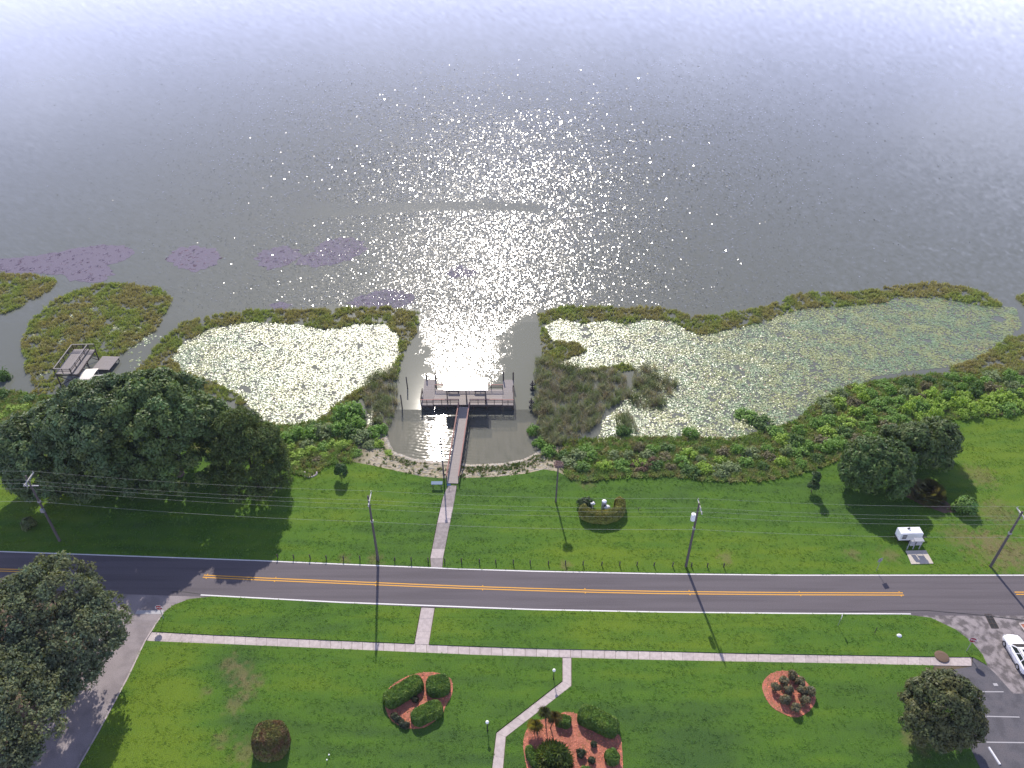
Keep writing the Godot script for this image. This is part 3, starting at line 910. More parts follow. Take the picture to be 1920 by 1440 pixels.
func make_lake_plants() -> void:
	rng.seed = 77
	# lily pads: a notched disc, slightly cupped
	var b := MB.new()
	var k := 9
	for i in k:
		var a0 := TAU * (i + 0.25) / (k + 0.5)
		var a1 := TAU * (i + 1.25) / (k + 0.5)
		b.tri(Vector3.ZERO, Vector3(cos(a0), 0.10 * sin(a0 * 2.0), sin(a0)), Vector3(cos(a1), 0.10 * sin(a1 * 2.0), sin(a1)))
	var pad := b.mesh()
	var nz := noise(0.16, 51, 4)
	var fields := [
		["lily_pads", "dense field of pale lily pads left of the dock", [[pad_left, 27.0, -0.52]]],
		["lily_pads", "wide field of green lily pads right of the dock", [[pad_right, 25.0, -0.55]]],
		["lily_pads", "sparse patches of lily pads around the stilt deck", [[[[185, 625], [215, 606], [260, 612], [305, 632], [270, 650], [235, 655], [195, 640]], 13.0, -0.1], [[[60, 622], [110, 610], [125, 640], [90, 655], [62, 650]], 11.0, -0.1], [[[125, 598], [180, 562], [188, 575], [160, 605]], 9.0, -0.05], [[[235, 660], [265, 660], [270, 690], [248, 700]], 6.0, 0.0], [[[60, 690], [100, 680], [110, 700], [70, 712]], 6.0, 0.0], [[[120, 630], [190, 625], [190, 645], [130, 650]], 9.0, 0.0]]],
		["lily_pads", "small scatter of lily pads by the left reeds", [[[[690, 770], [715, 770], [712, 796], [688, 796]], 12.0, -0.3], [[[520, 800], [600, 780], [640, 785], [600, 805], [540, 815]], 10.0, -0.1]]],
	]
	for f in fields:
		var xf := []
		var cols := []
		for z in f[2]:
			for q in scatter(gp(z[0], WATER), z[1]):
				if nz.get_noise_2d(q.x * 4.0, q.y * 4.0) < z[2] + 0.12 * nz.get_noise_2d(q.x, q.y): continue
				if nz.get_noise_2d(q.x * 1.1 + 70.0, q.y * 1.3) < -0.52: continue
				if absf(nz.get_noise_2d(q.x * 7.0 + 40.0, q.y * 9.0)) < 0.045: continue
				var r := lerpf(0.07, 0.25, pow(rng.randf(), 1.6)) * (1.0 + 0.5 * nz.get_noise_2d(q.x * 2.0 + 7.0, q.y * 2.0))
				xf.append(Transform3D(spin(0.13).scaled(Vector3.ONE * r), Vector3(q.x, WATER + rng.randf_range(0.015, 0.05), q.y)))
				var t := clampf(0.5 + nz.get_noise_2d(q.x, q.y) * 1.3 + rng.randf_range(-0.4, 0.4), 0, 1)
				var v := rng.randf_range(0.8, 1.15)
				cols.append(Color(lerpf(0.15, 0.235, t) * v, lerpf(0.235, 0.265, t) * v, lerpf(0.095, 0.075, t) * v) if rng.randf() > 0.03 else Color(0.24, 0.17, 0.08))
		var o := many(f[0], pad, M.pad, xf, cols, self)
		tag(o, f[1], "lily pads", "", "stuff")
	# grass standing in the water
	var tf := tuft(11, 0.62, 0.05, 0.26, 0.45)
	var grass := [
		["water_grass", "olive grass bed in the lake beside the open channel at the picture edge", [[[[-160, 512], [60, 514], [108, 525], [95, 545], [40, 575], [0, 592], [-160, 640]], 9.0]], []],
		["water_grass", "olive grass island in the lake behind the stilt deck", [[[[105, 560], [180, 534], [230, 530], [300, 541], [324, 560], [310, 590], [290, 622], [240, 655], [205, 680], [150, 655], [110, 690], [50, 700], [40, 640], [60, 600]], 8.0], [[[60, 700], [110, 695], [120, 720], [130, 745], [60, 742]], 5.0]], []],
		["water_grass", "olive grass fringe around the left lily pads", [[[[240, 715], [300, 642], [340, 607], [400, 591], [480, 581], [560, 583], [640, 578], [720, 576], [786, 585], [780, 625], [757, 665], [742, 715], [700, 730], [600, 800], [400, 745]], 8.5]], [gp(pad_left, WATER)]],
		["water_grass", "olive grass fringe around the right lily pads", [[[[1008, 590], [1060, 573], [1150, 576], [1230, 576], [1300, 593], [1350, 591], [1440, 573], [1500, 549], [1600, 549], [1680, 536], [1740, 529], [1800, 536], [1850, 551], [1884, 577], [1850, 610], [1500, 660], [1150, 700], [1020, 690], [1015, 640]], 8.5], [[[1795, 665], [1860, 635], [1925, 628], [1925, 700], [1850, 705], [1780, 697]], 9.0], [[[1902, 556], [1930, 548], [1990, 570], [1930, 582]], 8.0], [[[1060, 648], [1100, 640], [1118, 660], [1110, 680], [1070, 674]], 8.0]], [gp(pad_right, WATER)]],
	]
	var ng := noise(0.35, 52, 4)
	for f in grass:
		var xf := []
		var cols := []
		for z in f[2]:
			for q in scatter(gp(z[0], WATER), z[1], f[3]):
				var m := ng.get_noise_2d(q.x, q.y)
				if m < -0.4 or (m < 0.0 and rng.randf() < -m * 1.5): continue
				var s := rng.randf_range(0.7, 1.2)
				xf.append(Transform3D(spin(0.2).scaled(Vector3(s, s * (0.85 + m * 0.6), s)), Vector3(q.x, WATER - 0.03, q.y)))
				var t := clampf(0.45 + ng.get_noise_2d(q.x * 0.35 + 30.0, q.y * 0.35) * 1.5 + rng.randf_range(-0.3, 0.3), 0, 1)
				cols.append(Color(lerpf(0.43, 0.36, t), lerpf(0.39, 0.44, t), lerpf(0.18, 0.13, t)) * rng.randf_range(0.75, 1.1))
		tag(many(f[0], tf, M.softleaf, xf, cols, self), f[1], "water grass", "", "stuff")
	# taller brown bulrushes
	var rd := tuft(18, 1.25, 0.02, 0.5, 0.65)
	var reeds := [
		["bulrushes", "brown bulrush thicket right of the dock", [[[[1004, 672], [1050, 682], [1110, 692], [1165, 700], [1185, 745], [1140, 765], [1110, 805], [1050, 842], [1012, 832], [1000, 760]], 6.5], [[[1192, 692], [1240, 690], [1266, 722], [1240, 770], [1180, 762]], 6.0], [[[1150, 775], [1180, 770], [1200, 812], [1160, 815]], 4.0]]],
		["bulrushes", "brown bulrush clump left of the dock", [[[[688, 705], [745, 690], [744, 760], [732, 795], [700, 800], [680, 745]], 6.0]]],
	]
	for f in reeds:
		var xf := []
		var cols := []
		for z in f[2]:
			for q in scatter(gp(z[0], WATER), z[1]):
				var m := ng.get_noise_2d(q.x, q.y)
				if rng.randf() > 0.85 + m * 1.5: continue
				var s := rng.randf_range(0.55, 1.2)
				xf.append(Transform3D(spin(0.15).scaled(Vector3(s, s, s)), Vector3(q.x, WATER - 0.03, q.y)))
				var t := clampf(0.5 + m * 1.6 + rng.randf_range(-0.4, 0.4), 0, 1)
				cols.append(Color(lerpf(0.38, 0.24, t), lerpf(0.32, 0.30, t), lerpf(0.24, 0.13, t)) * rng.randf_range(0.7, 1.3))
		tag(many(f[0], rd, M.softleaf, xf, cols, self), f[1], "reeds", "", "stuff")
	# purple brown weed mats just breaking the surface
	M.weed = textured(lin(0.165, 0.145, 0.20), 0.75, ntex(0.07, 53, [[0.0, grey(0.5)], [0.5, grey(0.82)], [1.0, lin(1.0, 0.95, 0.9)]], 512, 5), 6.0, null, 1.0, 8.0)
	M.weed.metallic_specular = 0.3
	var mats := [
		["weed_mat", "long purple brown weed mat along the picture edge", [[-120, 492], [0, 486], [60, 480], [120, 471], [180, 460], [235, 461], [256, 472], [235, 487], [200, 498], [215, 515], [180, 530], [130, 527], [120, 514], [60, 512], [0, 514], [-120, 516]]],
		["weed_mat", "round reddish weed mat alone in open water", [[314, 485], [330, 467], [365, 460], [400, 467], [416, 482], [402, 497], [372, 508], [335, 505]]],
		["weed_mat", "oval purple weed mat joined to a larger one", [[478, 488], [492, 470], [530, 461], [555, 467], [566, 480], [540, 498], [500, 505]]],
		["weed_mat", "purple brown weed mat at the edge of the glitter", [[562, 482], [590, 470], [600, 455], [640, 445], [680, 452], [690, 470], [660, 485], [630, 497], [590, 502], [556, 496]]],
		["weed_mat", "small weed mat inside the sun glitter", [[835, 510], [858, 497], [890, 505], [900, 514], [870, 521], [842, 520]]],
		["weed_mat", "faint weed mat above the left lily pads", [[652, 568], [690, 550], [730, 541], [770, 552], [778, 568], [730, 578], [680, 579]]],
		["weed_mat", "tiny weed mat above the water grass fringe", [[505, 572], [525, 563], [548, 570], [535, 580], [512, 580]]],
	]
	var nm := noise(0.5, 54, 4)
	for f in mats:
		var poly := gp(f[2], WATER)
		var ctr := Vector2.ZERO
		for q in poly: ctr += q / poly.size()
		# resample the outline finely and roughen it
		var fine := PackedVector2Array()
		for i in poly.size():
			var a := poly[i]
			var e := poly[(i + 1) % poly.size()]
			var n := maxi(2, int(a.distance_to(e) / 0.5))
			for j in n:
				var q := a.lerp(e, float(j) / n)
				fine.append(q + (q - ctr).normalized() * nm.get_noise_2d(q.x, q.y) * 1.3)
		var m := MB.new()
		var tri := Geometry2D.triangulate_polygon(fine)
		if tri.is_empty(): fine = Geometry2D.convex_hull(fine)
		m.slab(fine, WATER + 0.02, WATER - 0.1)
		var o := solo(f[0], m.mesh(), M.weed, f[1], "weed mat", Vector3.ZERO, "", "stuff")
		var xf := []
		var cols := []
		for q in scatter(fine, 0.8):
			xf.append(Transform3D(spin(0.5).scaled(Vector3(1, 0.12, 1) * rng.randf_range(0.6, 1.2)), Vector3(q.x, WATER + 0.0, q.y)))
			cols.append(Color(0.21, 0.18, 0.25).lerp(Color(0.30, 0.16, 0.14), rng.randf() * (0.9 if f[1].begins_with("round") else 0.35)) * rng.randf_range(0.7, 1.2))
		baked("weed_tips", tf, M.matte, xf, cols, o)

# ---------------------------------------------------------------- leaves, shrubs, trees
func clump(leaves: int, radius: float, size: float, flat := 0.5) -> Mesh:
	var b := MB.new()
	for i in leaves:
		var d := Vector3(rng.randfn(), absf(rng.randfn()) * 0.7, rng.randfn()).normalized()
		var p := d * radius * pow(rng.randf(), 0.4)
		var up := (d * (1.0 - flat) + Vector3.UP * flat + Vector3(rng.randfn(), rng.randfn(), rng.randfn()) * 0.35).normalized()
		var t := up.cross(Vector3(rng.randfn(), rng.randfn(), rng.randfn())).normalized()
		var s := up.cross(t)
		var l := size * rng.randf_range(0.7, 1.3)
		b.col = Color.WHITE * rng.randf_range(0.75, 1.2)
		b.quad(p - t * l * 0.5, p + s * l * 0.26, p + t * l * 0.5, p - s * l * 0.26)
	return b.mesh()
func vary(c: Color, k: float) -> Color:
	var v := 1.0 + rng.randf_range(-k, k)
	var w := rng.randf_range(-k, k) * 0.4
	return Color(c.r * v * (1.0 + w), c.g * v, c.b * v * (1.0 - w))
# puffs of leaf clumps over the surface of ellipsoid lobes: [offset, radii]
func crown_of(lobes: Array, puff: float, puffs: int, per_puff: int, scale: float, c: Color, jitter := 0.25) -> Array:
	var xf := []
	var cols := []
	var area := 0.0
	for l in lobes: area += l[1].x * l[1].y + l[1].x * l[1].z
	for l in lobes:
		var cnt := int(puffs * (l[1].x * l[1].y + l[1].x * l[1].z) / area)
		for i in cnt:
			var d := Vector3(rng.randfn(), rng.randfn(), rng.randfn()).normalized()
			if d.y < -0.45: d.y = -d.y
			var p: Vector3 = l[0] + d * l[1] * rng.randf_range(0.78, 1.0)
			var hid := false
			for o in lobes:
				if o != l and ((p - o[0]) / o[1]).length() < 0.72: hid = true
			if hid: continue
			var pr := puff * rng.randf_range(0.7, 1.3)
			var pc := vary(c, jitter * 0.7)
			for j in per_puff:
				var e := (Vector3(rng.randfn(), rng.randfn() * 0.8 + 0.35, rng.randfn()).normalized() + d * 0.4).normalized()
				var pos := p + e * pr * Vector3(1, 0.75, 1) * rng.randf_range(0.6, 1.0)
				var ax := Vector3.UP.cross(e)
				var bs := Basis(ax.normalized(), Vector3.UP.angle_to(e) * 0.8) if ax.length() > 0.01 else Basis.IDENTITY
				xf.append(Transform3D((bs * Basis(Vector3.UP, rng.randf() * TAU)).scaled(Vector3.ONE * scale * rng.randf_range(0.75, 1.25)), pos))
				cols.append(vary(pc, jitter))
	return [xf, cols]
func trunk_mesh(h: float, r: float, lobes: Array) -> Mesh:
	var b := MB.new()
	b.tube(Vector3(0, -0.1, 0), Vector3(0, h * 0.5, 0), r * 1.2, r * 0.9, 10, false)
	for l in lobes:
		var mid: Vector3 = (l[0] as Vector3) * Vector3(0.45, 0, 0.45) + Vector3(0, maxf(h * 0.5, l[0].y * 0.7), 0)
		b.tube(Vector3(0, h * 0.42, 0), mid, r * 0.6, r * 0.4, 7, false)
		b.tube(mid, l[0] + Vector3(0, l[1].y * 0.4, 0), r * 0.4, r * 0.12, 6, false)
	return b.mesh()
func tree(called: String, label: String, at: Vector3, lobes: Array, h: float, r: float, cm: Mesh, puff: float, puffs: int, per: int, sc: float, c: Color, group := "", category := "tree", material: Material = null) -> Node3D:
	rng.seed = hash(label)
	var t := thing(called, label, category, at, 0.0, group)
	part("trunk", trunk_mesh(h, r, lobes), M.bark, t)
	var cr := crown_of(lobes, puff, puffs, per, sc, c)
	baked("crown", cm, material if material else M.leaf, cr[0], cr[1], t)
	return t

var cl_big: Mesh
var cl_small: Mesh
var cl_fine: Mesh
func make_trees() -> void:
	rng.seed = 99
	cl_big = clump(11, 0.55, 0.5, 0.55)
	cl_small = clump(10, 0.4, 0.3, 0.45)
	cl_fine = clump(11, 0.45, 0.27, 0.35)
	var dark := Color(0.125, 0.185, 0.07)
	var v3 := func(a, b, c): return Vector3(a, b, c)
	# the dark grove at the left of the lawn
	tree("shade_tree", "broad dark tree at the outer end of the grove behind the lake power pole", g(122, 902), [[v3.call(0, 6.0, 0), v3.call(5.8, 5.0, 5.6)], [v3.call(0, 3.0, 1.4), v3.call(5.0, 3.0, 4.2)], [v3.call(2.5, 6.8, -0.6), v3.call(4.0, 3.6, 4)], [v3.call(-2.4, 6.2, 1.0), v3.call(4, 3.4, 4)]], 6.0, 0.4, cl_big, 1.1, 260, 24, 1.0, dark, "dark grove by the lake")
	tree("shade_tree", "tall dark tree in the middle of the grove with a rounded top", g(228, 894), [[v3.call(0, 8.4, 0), v3.call(7.0, 6.2, 6.6)], [v3.call(0, 4.0, 1.6), v3.call(6.8, 4.0, 5.2)], [v3.call(-2.6, 8.6, -0.5), v3.call(4.4, 3.8, 4.4)], [v3.call(2.8, 10.6, -1.0), v3.call(4.4, 3.8, 4.4)]], 8.0, 0.5, cl_big, 1.15, 340, 24, 1.0, dark, "dark grove by the lake")
	tree("shade_tree", "tallest dark tree of the grove reaching over the lily pads", g(338, 890), [[v3.call(0, 9.0, 0), v3.call(6.6, 6.4, 6.4)], [v3.call(0.8, 4.0, 1.2), v3.call(6.6, 4.0, 5.4)], [v3.call(-0.5, 11.8, -1.0), v3.call(4.4, 3.6, 4.2)], [v3.call(4.0, 7.6, 0.4), v3.call(4.6, 4.4, 4.4)]], 8.0, 0.5, cl_big, 1.1, 340, 24, 1.0, Color(0.13, 0.195, 0.06), "dark grove by the lake")
	tree("conical_tree", "dense feathery olive green tree at the inner end of the grove", g(482, 912), [[v3.call(0, 5.4, 0), v3.call(4.4, 5.0, 4.2)], [v3.call(-0.4, 8.6, -0.2), v3.call(3.1, 3.5, 3.1)], [v3.call(0.2, 3.0, 0.5), v3.call(4.5, 3.0, 4.2)], [v3.call(1.2, 6.5, 0.6), v3.call(3.4, 3.4, 3.4)]], 6.0, 0.35, cl_fine, 0.8, 380, 26, 0.95, Color(0.105, 0.15, 0.045), "dark grove by the lake", "tree", M.softleaf)
	# oaks at the lower left
	tree("oak_tree", "large grey green oak overhanging the side driveway near the stop line", g(142, 1268), [[v3.call(0.4, 6.2, 0), v3.call(5.6, 3.2, 5.0)], [v3.call(-4.0, 7.2, -1.6), v3.call(4.8, 3.2, 4.4)], [v3.call(-1.0, 8.4, -3.6), v3.call(4.4, 3.2, 3.8)], [v3.call(3.0, 6.2, -1.2), v3.call(3.4, 2.8, 3.4)], [v3.call(-5.5, 6.0, 2.0), v3.call(4.4, 3, 4.2)], [v3.call(1.0, 5.6, 2.4), v3.call(3.6, 2.4, 3.0)]], 6.5, 0.5, cl_fine, 0.95, 400, 28, 1.1, Color(0.15, 0.18, 0.095), "oaks along the side driveway", "tree", M.softleaf)
	tree("oak_tree", "grey green oak over the lower end of the side driveway", g(42, 1400), [[v3.call(0, 6.2, 0), v3.call(5.2, 3.4, 4.8)], [v3.call(2.6, 5.6, 0.6), v3.call(3.6, 2.8, 3.6)], [v3.call(-3.5, 6.8, -1.0), v3.call(4, 3, 4)], [v3.call(0.8, 5.6, 3.6), v3.call(3.8, 2.8, 3.4)], [v3.call(0.5, 6.4, -3.0), v3.call(3.8, 2.8, 3.2)]], 6.0, 0.45, cl_fine, 0.95, 330, 28, 1.1, Color(0.15, 0.18, 0.095), "oaks along the side driveway", "tree", M.softleaf)
	# magnolia by the car park
	tree("magnolia_tree", "rounded glossy leaved tree beside the car park", g(1742, 1372), [[v3.call(0, 3.4, 0), v3.call(3.3, 2.6, 3.1)], [v3.call(0.1, 5.2, -0.1), v3.call(2.6, 2.1, 2.5)], [v3.call(-0.9, 3.0, 0.6), v3.call(2.6, 2.0, 2.5)], [v3.call(1.0, 3.6, 0.3), v3.call(2.5, 2.0, 2.4)]], 4.0, 0.2, cl_small, 0.7, 240, 22, 0.95, Color(0.105, 0.12, 0.045))
	# right of the lawn
	tree("round_tree", "dense round dark tree on the lawn behind the white generator", g(1632, 914), [[v3.call(0, 3.0, 0), v3.call(4.0, 2.8, 3.8)], [v3.call(-1.0, 4.6, -0.5), v3.call(2.8, 2.0, 2.6)], [v3.call(1.6, 4.2, -0.4), v3.call(2.5, 2.0, 2.5)]], 4.0, 0.3, cl_small, 0.85, 220, 24, 1.15, Color(0.085, 0.145, 0.035), "trees at the end of the lake bank")
	tree("ragged_tree", "ragged open tree behind the palmetto clump", g(1722, 868), [[v3.call(-1.6, 3.6, 0.2), v3.call(2.4, 2.6, 2.4)], [v3.call(1.4, 3.8, -0.6), v3.call(2.8, 2.4, 2.6)], [v3.call(2.8, 3.0, -1.6), v3.call(2.0, 1.9, 2.0)], [v3.call(0.0, 2.2, 1.2), v3.call(2.6, 1.8, 2.2)], [v3.call(-3.4, 3.2, -1.0), v3.call(2.0, 1.8, 2.0)]], 3.4, 0.25, cl_small, 0.7, 190, 20, 1.15, Color(0.095, 0.145, 0.04), "trees at the end of the lake bank")
	# young trees on the lawn
	tree("sapling", "small sapling alone on the lawn near the left bank", g(641, 897), [[v3.call(0, 1.3, 0), v3.call(0.55, 0.85, 0.55)]], 1.2, 0.05, cl_small, 0.3, 26, 9, 0.75, Color(0.05, 0.11, 0.025), "", "sapling")
	tree("young_tree", "slim young tree with drooping leaves near the right bank", g(1521, 922), [[v3.call(0, 2.3, 0), v3.call(0.28, 0.9, 0.28)], [v3.call(0.05, 1.2, 0.1), v3.call(0.42, 0.5, 0.42)]], 2.0, 0.05, cl_small, 0.22, 30, 7, 0.8, Color(0.055, 0.10, 0.03), "", "sapling")
	# palmetto: fans of stiff leaves
	rng.seed = 123
	var fan := MB.new()
	for i in 13:
		var a := lerpf(-1.3, 1.3, i / 12.0)
		var d := Vector3(sin(a), 0.15 + 0.1 * cos(a), cos(a))
		var s := Vector3(cos(a), 0, -sin(a)) * 0.05
		fan.col = Color.WHITE * rng.randf_range(0.8, 1.2)
		fan.quad(Vector3.ZERO, d * 0.5 - s, d * 0.85 + Vector3(0, -0.12, 0), d * 0.5 + s)
	M.fan = fan.mesh()
	var pt := thing("palmetto", "spiky palmetto clump with browning fans between the two trees", "palmetto", g(1732, 932))
	var xf := []
	var cols := []
	for i in 260:
		var d := Vector3(rng.randfn(), absf(rng.randfn()) * 0.8 + 0.1, rng.randfn()).normalized()
		var p := d * Vector3(2.2, 1.9, 1.9) * rng.randf_range(0.1, 1.0) + Vector3(0, 0.25, 0)
		xf.append(Transform3D(Basis(Vector3.UP, atan2(d.x, d.z) + rng.randf_range(-0.7, 0.7)) * Basis(Vector3.RIGHT, rng.randf_range(-0.9, 0.5)), p))
		cols.append(vary(Color(0.15, 0.16, 0.06).lerp(Color(0.34, 0.23, 0.14), maxf(0.0, rng.randf() - 0.6)), 0.3))
	baked("fronds", M.fan, M.leaf, xf, cols, pt)
	var stems := MB.new()
	for i in 9:
		var a := rng.randf() * TAU
		stems.tube(Vector3(cos(a), 0, sin(a)) * 0.3, Vector3(cos(a) * 1.2, 1.1, sin(a) * 1.0), 0.09, 0.07, 6, false)
	part("stem", stems.mesh(), M.bark, pt)
	var bb := MB.new()
	bb.slab(gp([[1690, 915], [1705, 908], [1760, 930], [1800, 960], [1770, 962], [1725, 945], [1696, 930]]), 0.02, -0.1)
	struct("leaf_litter", bb.mesh(), M.litter, "bare brown leaf litter under the palmetto clump", "ground")
	# bright shrub
	tree("bright_shrub", "small bright green shrub in the shade beside the palmetto", g(1806, 956), [[v3.call(0, 0.7, 0), v3.call(1.1, 0.7, 1.0)]], 0.5, 0.06, cl_small, 0.4, 34, 8, 1.0, Color(0.13, 0.24, 0.05), "", "shrub")
	tree("yellow_shrub", "small yellowish shrub at the foot of the guy wire", g(57, 990), [[v3.call(0, 0.6, 0), v3.call(0.5, 0.7, 0.5)]], 0.4, 0.05, cl_small, 0.3, 20, 8, 0.8, Color(0.12, 0.15, 0.05), "", "shrub")

# ---------------------------------------------------------------- bank thicket
func shrub_mesh(sd: int, puffs: int) -> Mesh:
	rng.seed = sd
	var b := MB.new()
	for i in puffs:
		var d := Vector3(rng.randfn(), absf(rng.randfn()) * 0.9, rng.randfn()).normalized()
		var p := d * Vector3(0.85, 0.7, 0.85) * rng.randf_range(0.5, 1.0)
		var pr := rng.randf_range(0.2, 0.34)
		var pv := rng.randf_range(0.75, 1.25)
		for j in 26:
			var e := Vector3(rng.randfn(), rng.randfn() * 0.8 + 0.3, rng.randfn()).normalized()
			var q := p + e * pr * rng.randf_range(0.6, 1.0)
			var up := (e * 0.5 + Vector3.UP * 0.5 + Vector3(rng.randfn(), rng.randfn(), rng.randfn()) * 0.35).normalized()
			var t := up.cross(Vector3(rng.randfn(), rng.randfn(), rng.randfn())).normalized()
			var s := up.cross(t)
			var l := 0.2 * rng.randf_range(0.7, 1.3)
			b.col = Color.WHITE * pv * rng.randf_range(0.8, 1.2)
			b.quad(q - t * l * 0.5, q + s * l * 0.28, q + t * l * 0.5, q - s * l * 0.28)
	return b.mesh()
func make_shore_plants() -> void:
	var shapes := []
	for i in 4: shapes.append(shrub_mesh(600 + i, 34))
	var kinds := {
		"green": ["leafy_shrub", "mid green leafy shrub", Color(0.19, 0.34, 0.065)],
		"dark": ["dark_shrub", "dark green dense shrub", Color(0.11, 0.20, 0.05)],
		"lime": ["lime_shrub", "bright yellow green shrub", Color(0.31, 0.46, 0.07)],
		"grey": ["grey_shrub", "grey green shrub", Color(0.24, 0.31, 0.14)],
		"brown": ["brown_shrub", "brownish half dead shrub", Color(0.20, 0.185, 0.10)],
		"rust": ["rusty_shrub", "reddish brown dead shrub", Color(0.17, 0.11, 0.075)],
	}
	var lmats := {}
	for k in kinds:
		var m := leafmat(0.6, 0.7)
		m.albedo_color = lin(kinds[k][2].r, kinds[k][2].g, kinds[k][2].b)
		lmats[k] = m
	rng.seed = 321
	# [px, py, radius, height, kind, thicket]
	var list := []
	for q in [[505, 822, 2.0, 1.9, "dark"], [530, 826, 1.8, 1.7, "green"], [556, 818, 1.7, 1.6, "green"], [582, 816, 1.6, 1.6, "green"], [608, 812, 1.7, 1.8, "grey"], [632, 806, 1.6, 1.7, "green"], [655, 816, 1.6, 1.6, "dark"], [676, 820, 1.7, 1.7, "grey"], [698, 812, 1.5, 1.6, "green"], [714, 806, 1.2, 1.3, "green"], [668, 800, 1.6, 1.7, "green"], [590, 800, 1.5, 1.4, "dark"], [540, 842, 1.2, 1.0, "lime"], [560, 855, 1.3, 0.9, "lime"], [582, 850, 1.3, 0.9, "lime"], [604, 842, 1.3, 1.0, "green"], [626, 838, 1.2, 0.9, "lime"], [648, 836, 1.1, 0.9, "lime"], [575, 836, 1.2, 1.2, "grey"], [596, 868, 0.9, 0.6, "brown"], [668, 852, 0.9, 0.6, "green"], [690, 836, 1.1, 0.9, "grey"], [708, 832, 1.0, 0.8, "lime"], [726, 848, 0.8, 0.4, "lime"], [530, 868, 1.0, 0.8, "lime"], [552, 874, 0.9, 0.6, "lime"], [612, 856, 0.9, 0.7, "lime"]]:
		q.append("left")
		list.append(q)
	for q in [[655, 778, 2.4, 2.4, "green"], [640, 786, 1.6, 1.6, "green"]]:
		q.append("bay")
		list.append(q)
	var bands := [
		[[[1040, 852], [1100, 845], [1200, 840], [1300, 842], [1400, 842], [1470, 822], [1500, 830], [1470, 880], [1360, 895], [1310, 890], [1260, 884], [1200, 884], [1130, 890], [1090, 893], [1060, 880]], 2.5, 0.95, 1.5, 1.1, ["green", "green", "grey", "lime", "green", "dark", "grey", "brown", "lime"], "right"],
		[[[1480, 815], [1520, 778], [1545, 750], [1600, 730], [1680, 715], [1700, 790], [1640, 825], [1600, 845], [1540, 870], [1500, 880]], 2.7, 1.0, 1.7, 1.2, ["green", "green", "dark", "grey", "brown", "lime", "green"], "right"],
		[[[1690, 712], [1800, 706], [1925, 700], [1925, 745], [1800, 745], [1700, 752]], 2.8, 1.0, 1.6, 1.3, ["dark", "brown", "green", "grey"], "far"],
		[[[1690, 772], [1720, 752], [1800, 745], [1925, 742], [1925, 772], [1850, 778], [1780, 784], [1710, 790]], 2.6, 1.2, 1.8, 1.6, ["lime", "lime", "green", "lime"], "far"],
	]
	for bd in bands:
		var poly := gp(bd[0], -0.4)
		var placed := []
		for q in scatter(poly, 3.0):
			var ok := true
			for e in placed:
				if e.distance_to(q) < bd[1] * 0.72:
					ok = false
					break
			if not ok: continue
			placed.append(q)
			var r := rng.randf_range(bd[2], bd[3])
			var p := to_px(Vector3(q.x, -0.4, q.y))
			list.append([p.x, p.y, r, bd[4] * rng.randf_range(0.75, 1.3), bd[5][rng.randi() % bd[5].size()], bd[6]])
	for q in [[1200, 880, 1.4, 1.1, "rust"], [1225, 872, 1.1, 1.0, "rust"], [1090, 885, 1.2, 1.0, "dark"], [1105, 897, 0.9, 0.5, "dark"], [1295, 888, 1.5, 1.2, "dark"], [1400, 776, 1.7, 1.1, "green"], [1430, 792, 1.9, 1.3, "dark"], [1455, 806, 1.6, 1.2, "green"], [1295, 812, 1.3, 1.2, "green"], [1170, 805, 1.4, 1.3, "dark"], [1000, 805, 1.0, 1.3, "green"], [1012, 830, 1.1, 1.3, "green"], [1030, 848, 1.3, 1.3, "green"]]:
		q.append("right")
		list.append(q)
	for q in [[5, 705, 1.3, 2.0, "dark"], [5, 740, 1.4, 1.4, "dark"], [52, 745, 1.5, 1.0, "dark"], [20, 770, 1.3, 0.7, "lime"], [-10, 790, 1.4, 0.8, "lime"], [40, 765, 1.2, 0.6, "lime"]]:
		q.append("edge")
		list.append(q)
	var where := {"left": "in the thicket between the grove and the beach", "right": "in the thicket along the bank right of the beach", "far": "in the hedge row beyond the round tree", "bay": "standing in the water beside the left bulrushes", "edge": "on the bank beyond the grove"}
	for q in list:
		var k: Array = kinds[q[4]]
		var p := g(q[0], q[1], -0.4)
		var t := (z_at(lawn_line, p.x) - p.z) / maxf(z_at(lawn_line, p.x) - z_at(water_line, p.x), 0.5)
		p.y = maxf(bank_y(p.x, p.z), WATER) - 0.05
		var spot: String = where[q[5]]
		if q[5] in ["left", "right"]:
			spot = "at the lawn edge" if t < 0.34 else ("at the water's edge" if t > 0.72 else "in mid bank")
			var x: float = q[0]
			if q[5] == "left": spot += " near the grove" if x < 575 else (" near the drain outlet" if x < 625 else " behind the sapling" if x < 675 else " near the beach")
			else: spot += " next to the beach" if x < 1070 else (" behind the crescent hedge" if x < 1175 else " behind the sprinkler post" if x < 1255 else " behind the transformer pole" if x < 1350 else " between transformer pole and young tree" if x < 1480 else " behind the young tree" if x < 1565 else " behind the round tree")
		if q[5] == "far": spot += ", lake side" if q[1] < 748 else ", lawn side"
		var size: String = "low " if q[3] < 0.85 else ("tall " if q[3] > 1.45 else "")
		var o := solo(k[0], shapes[rng.randi() % 4], lmats[q[4]], size + k[1] + " " + spot, "shrub", p, "shrubs " + where[q[5]])
		o.rotation.y = rng.randf() * TAU
		o.scale = Vector3(q[2] * 1.12, q[3] * 1.25, q[2] * 1.12)
	# low weeds covering the bank
	var tf := tuft(12, 0.42, 0.06, 0.3, 0.7)
	var xf := []
	var cols := []
	var nb := noise(0.3, 62, 3)
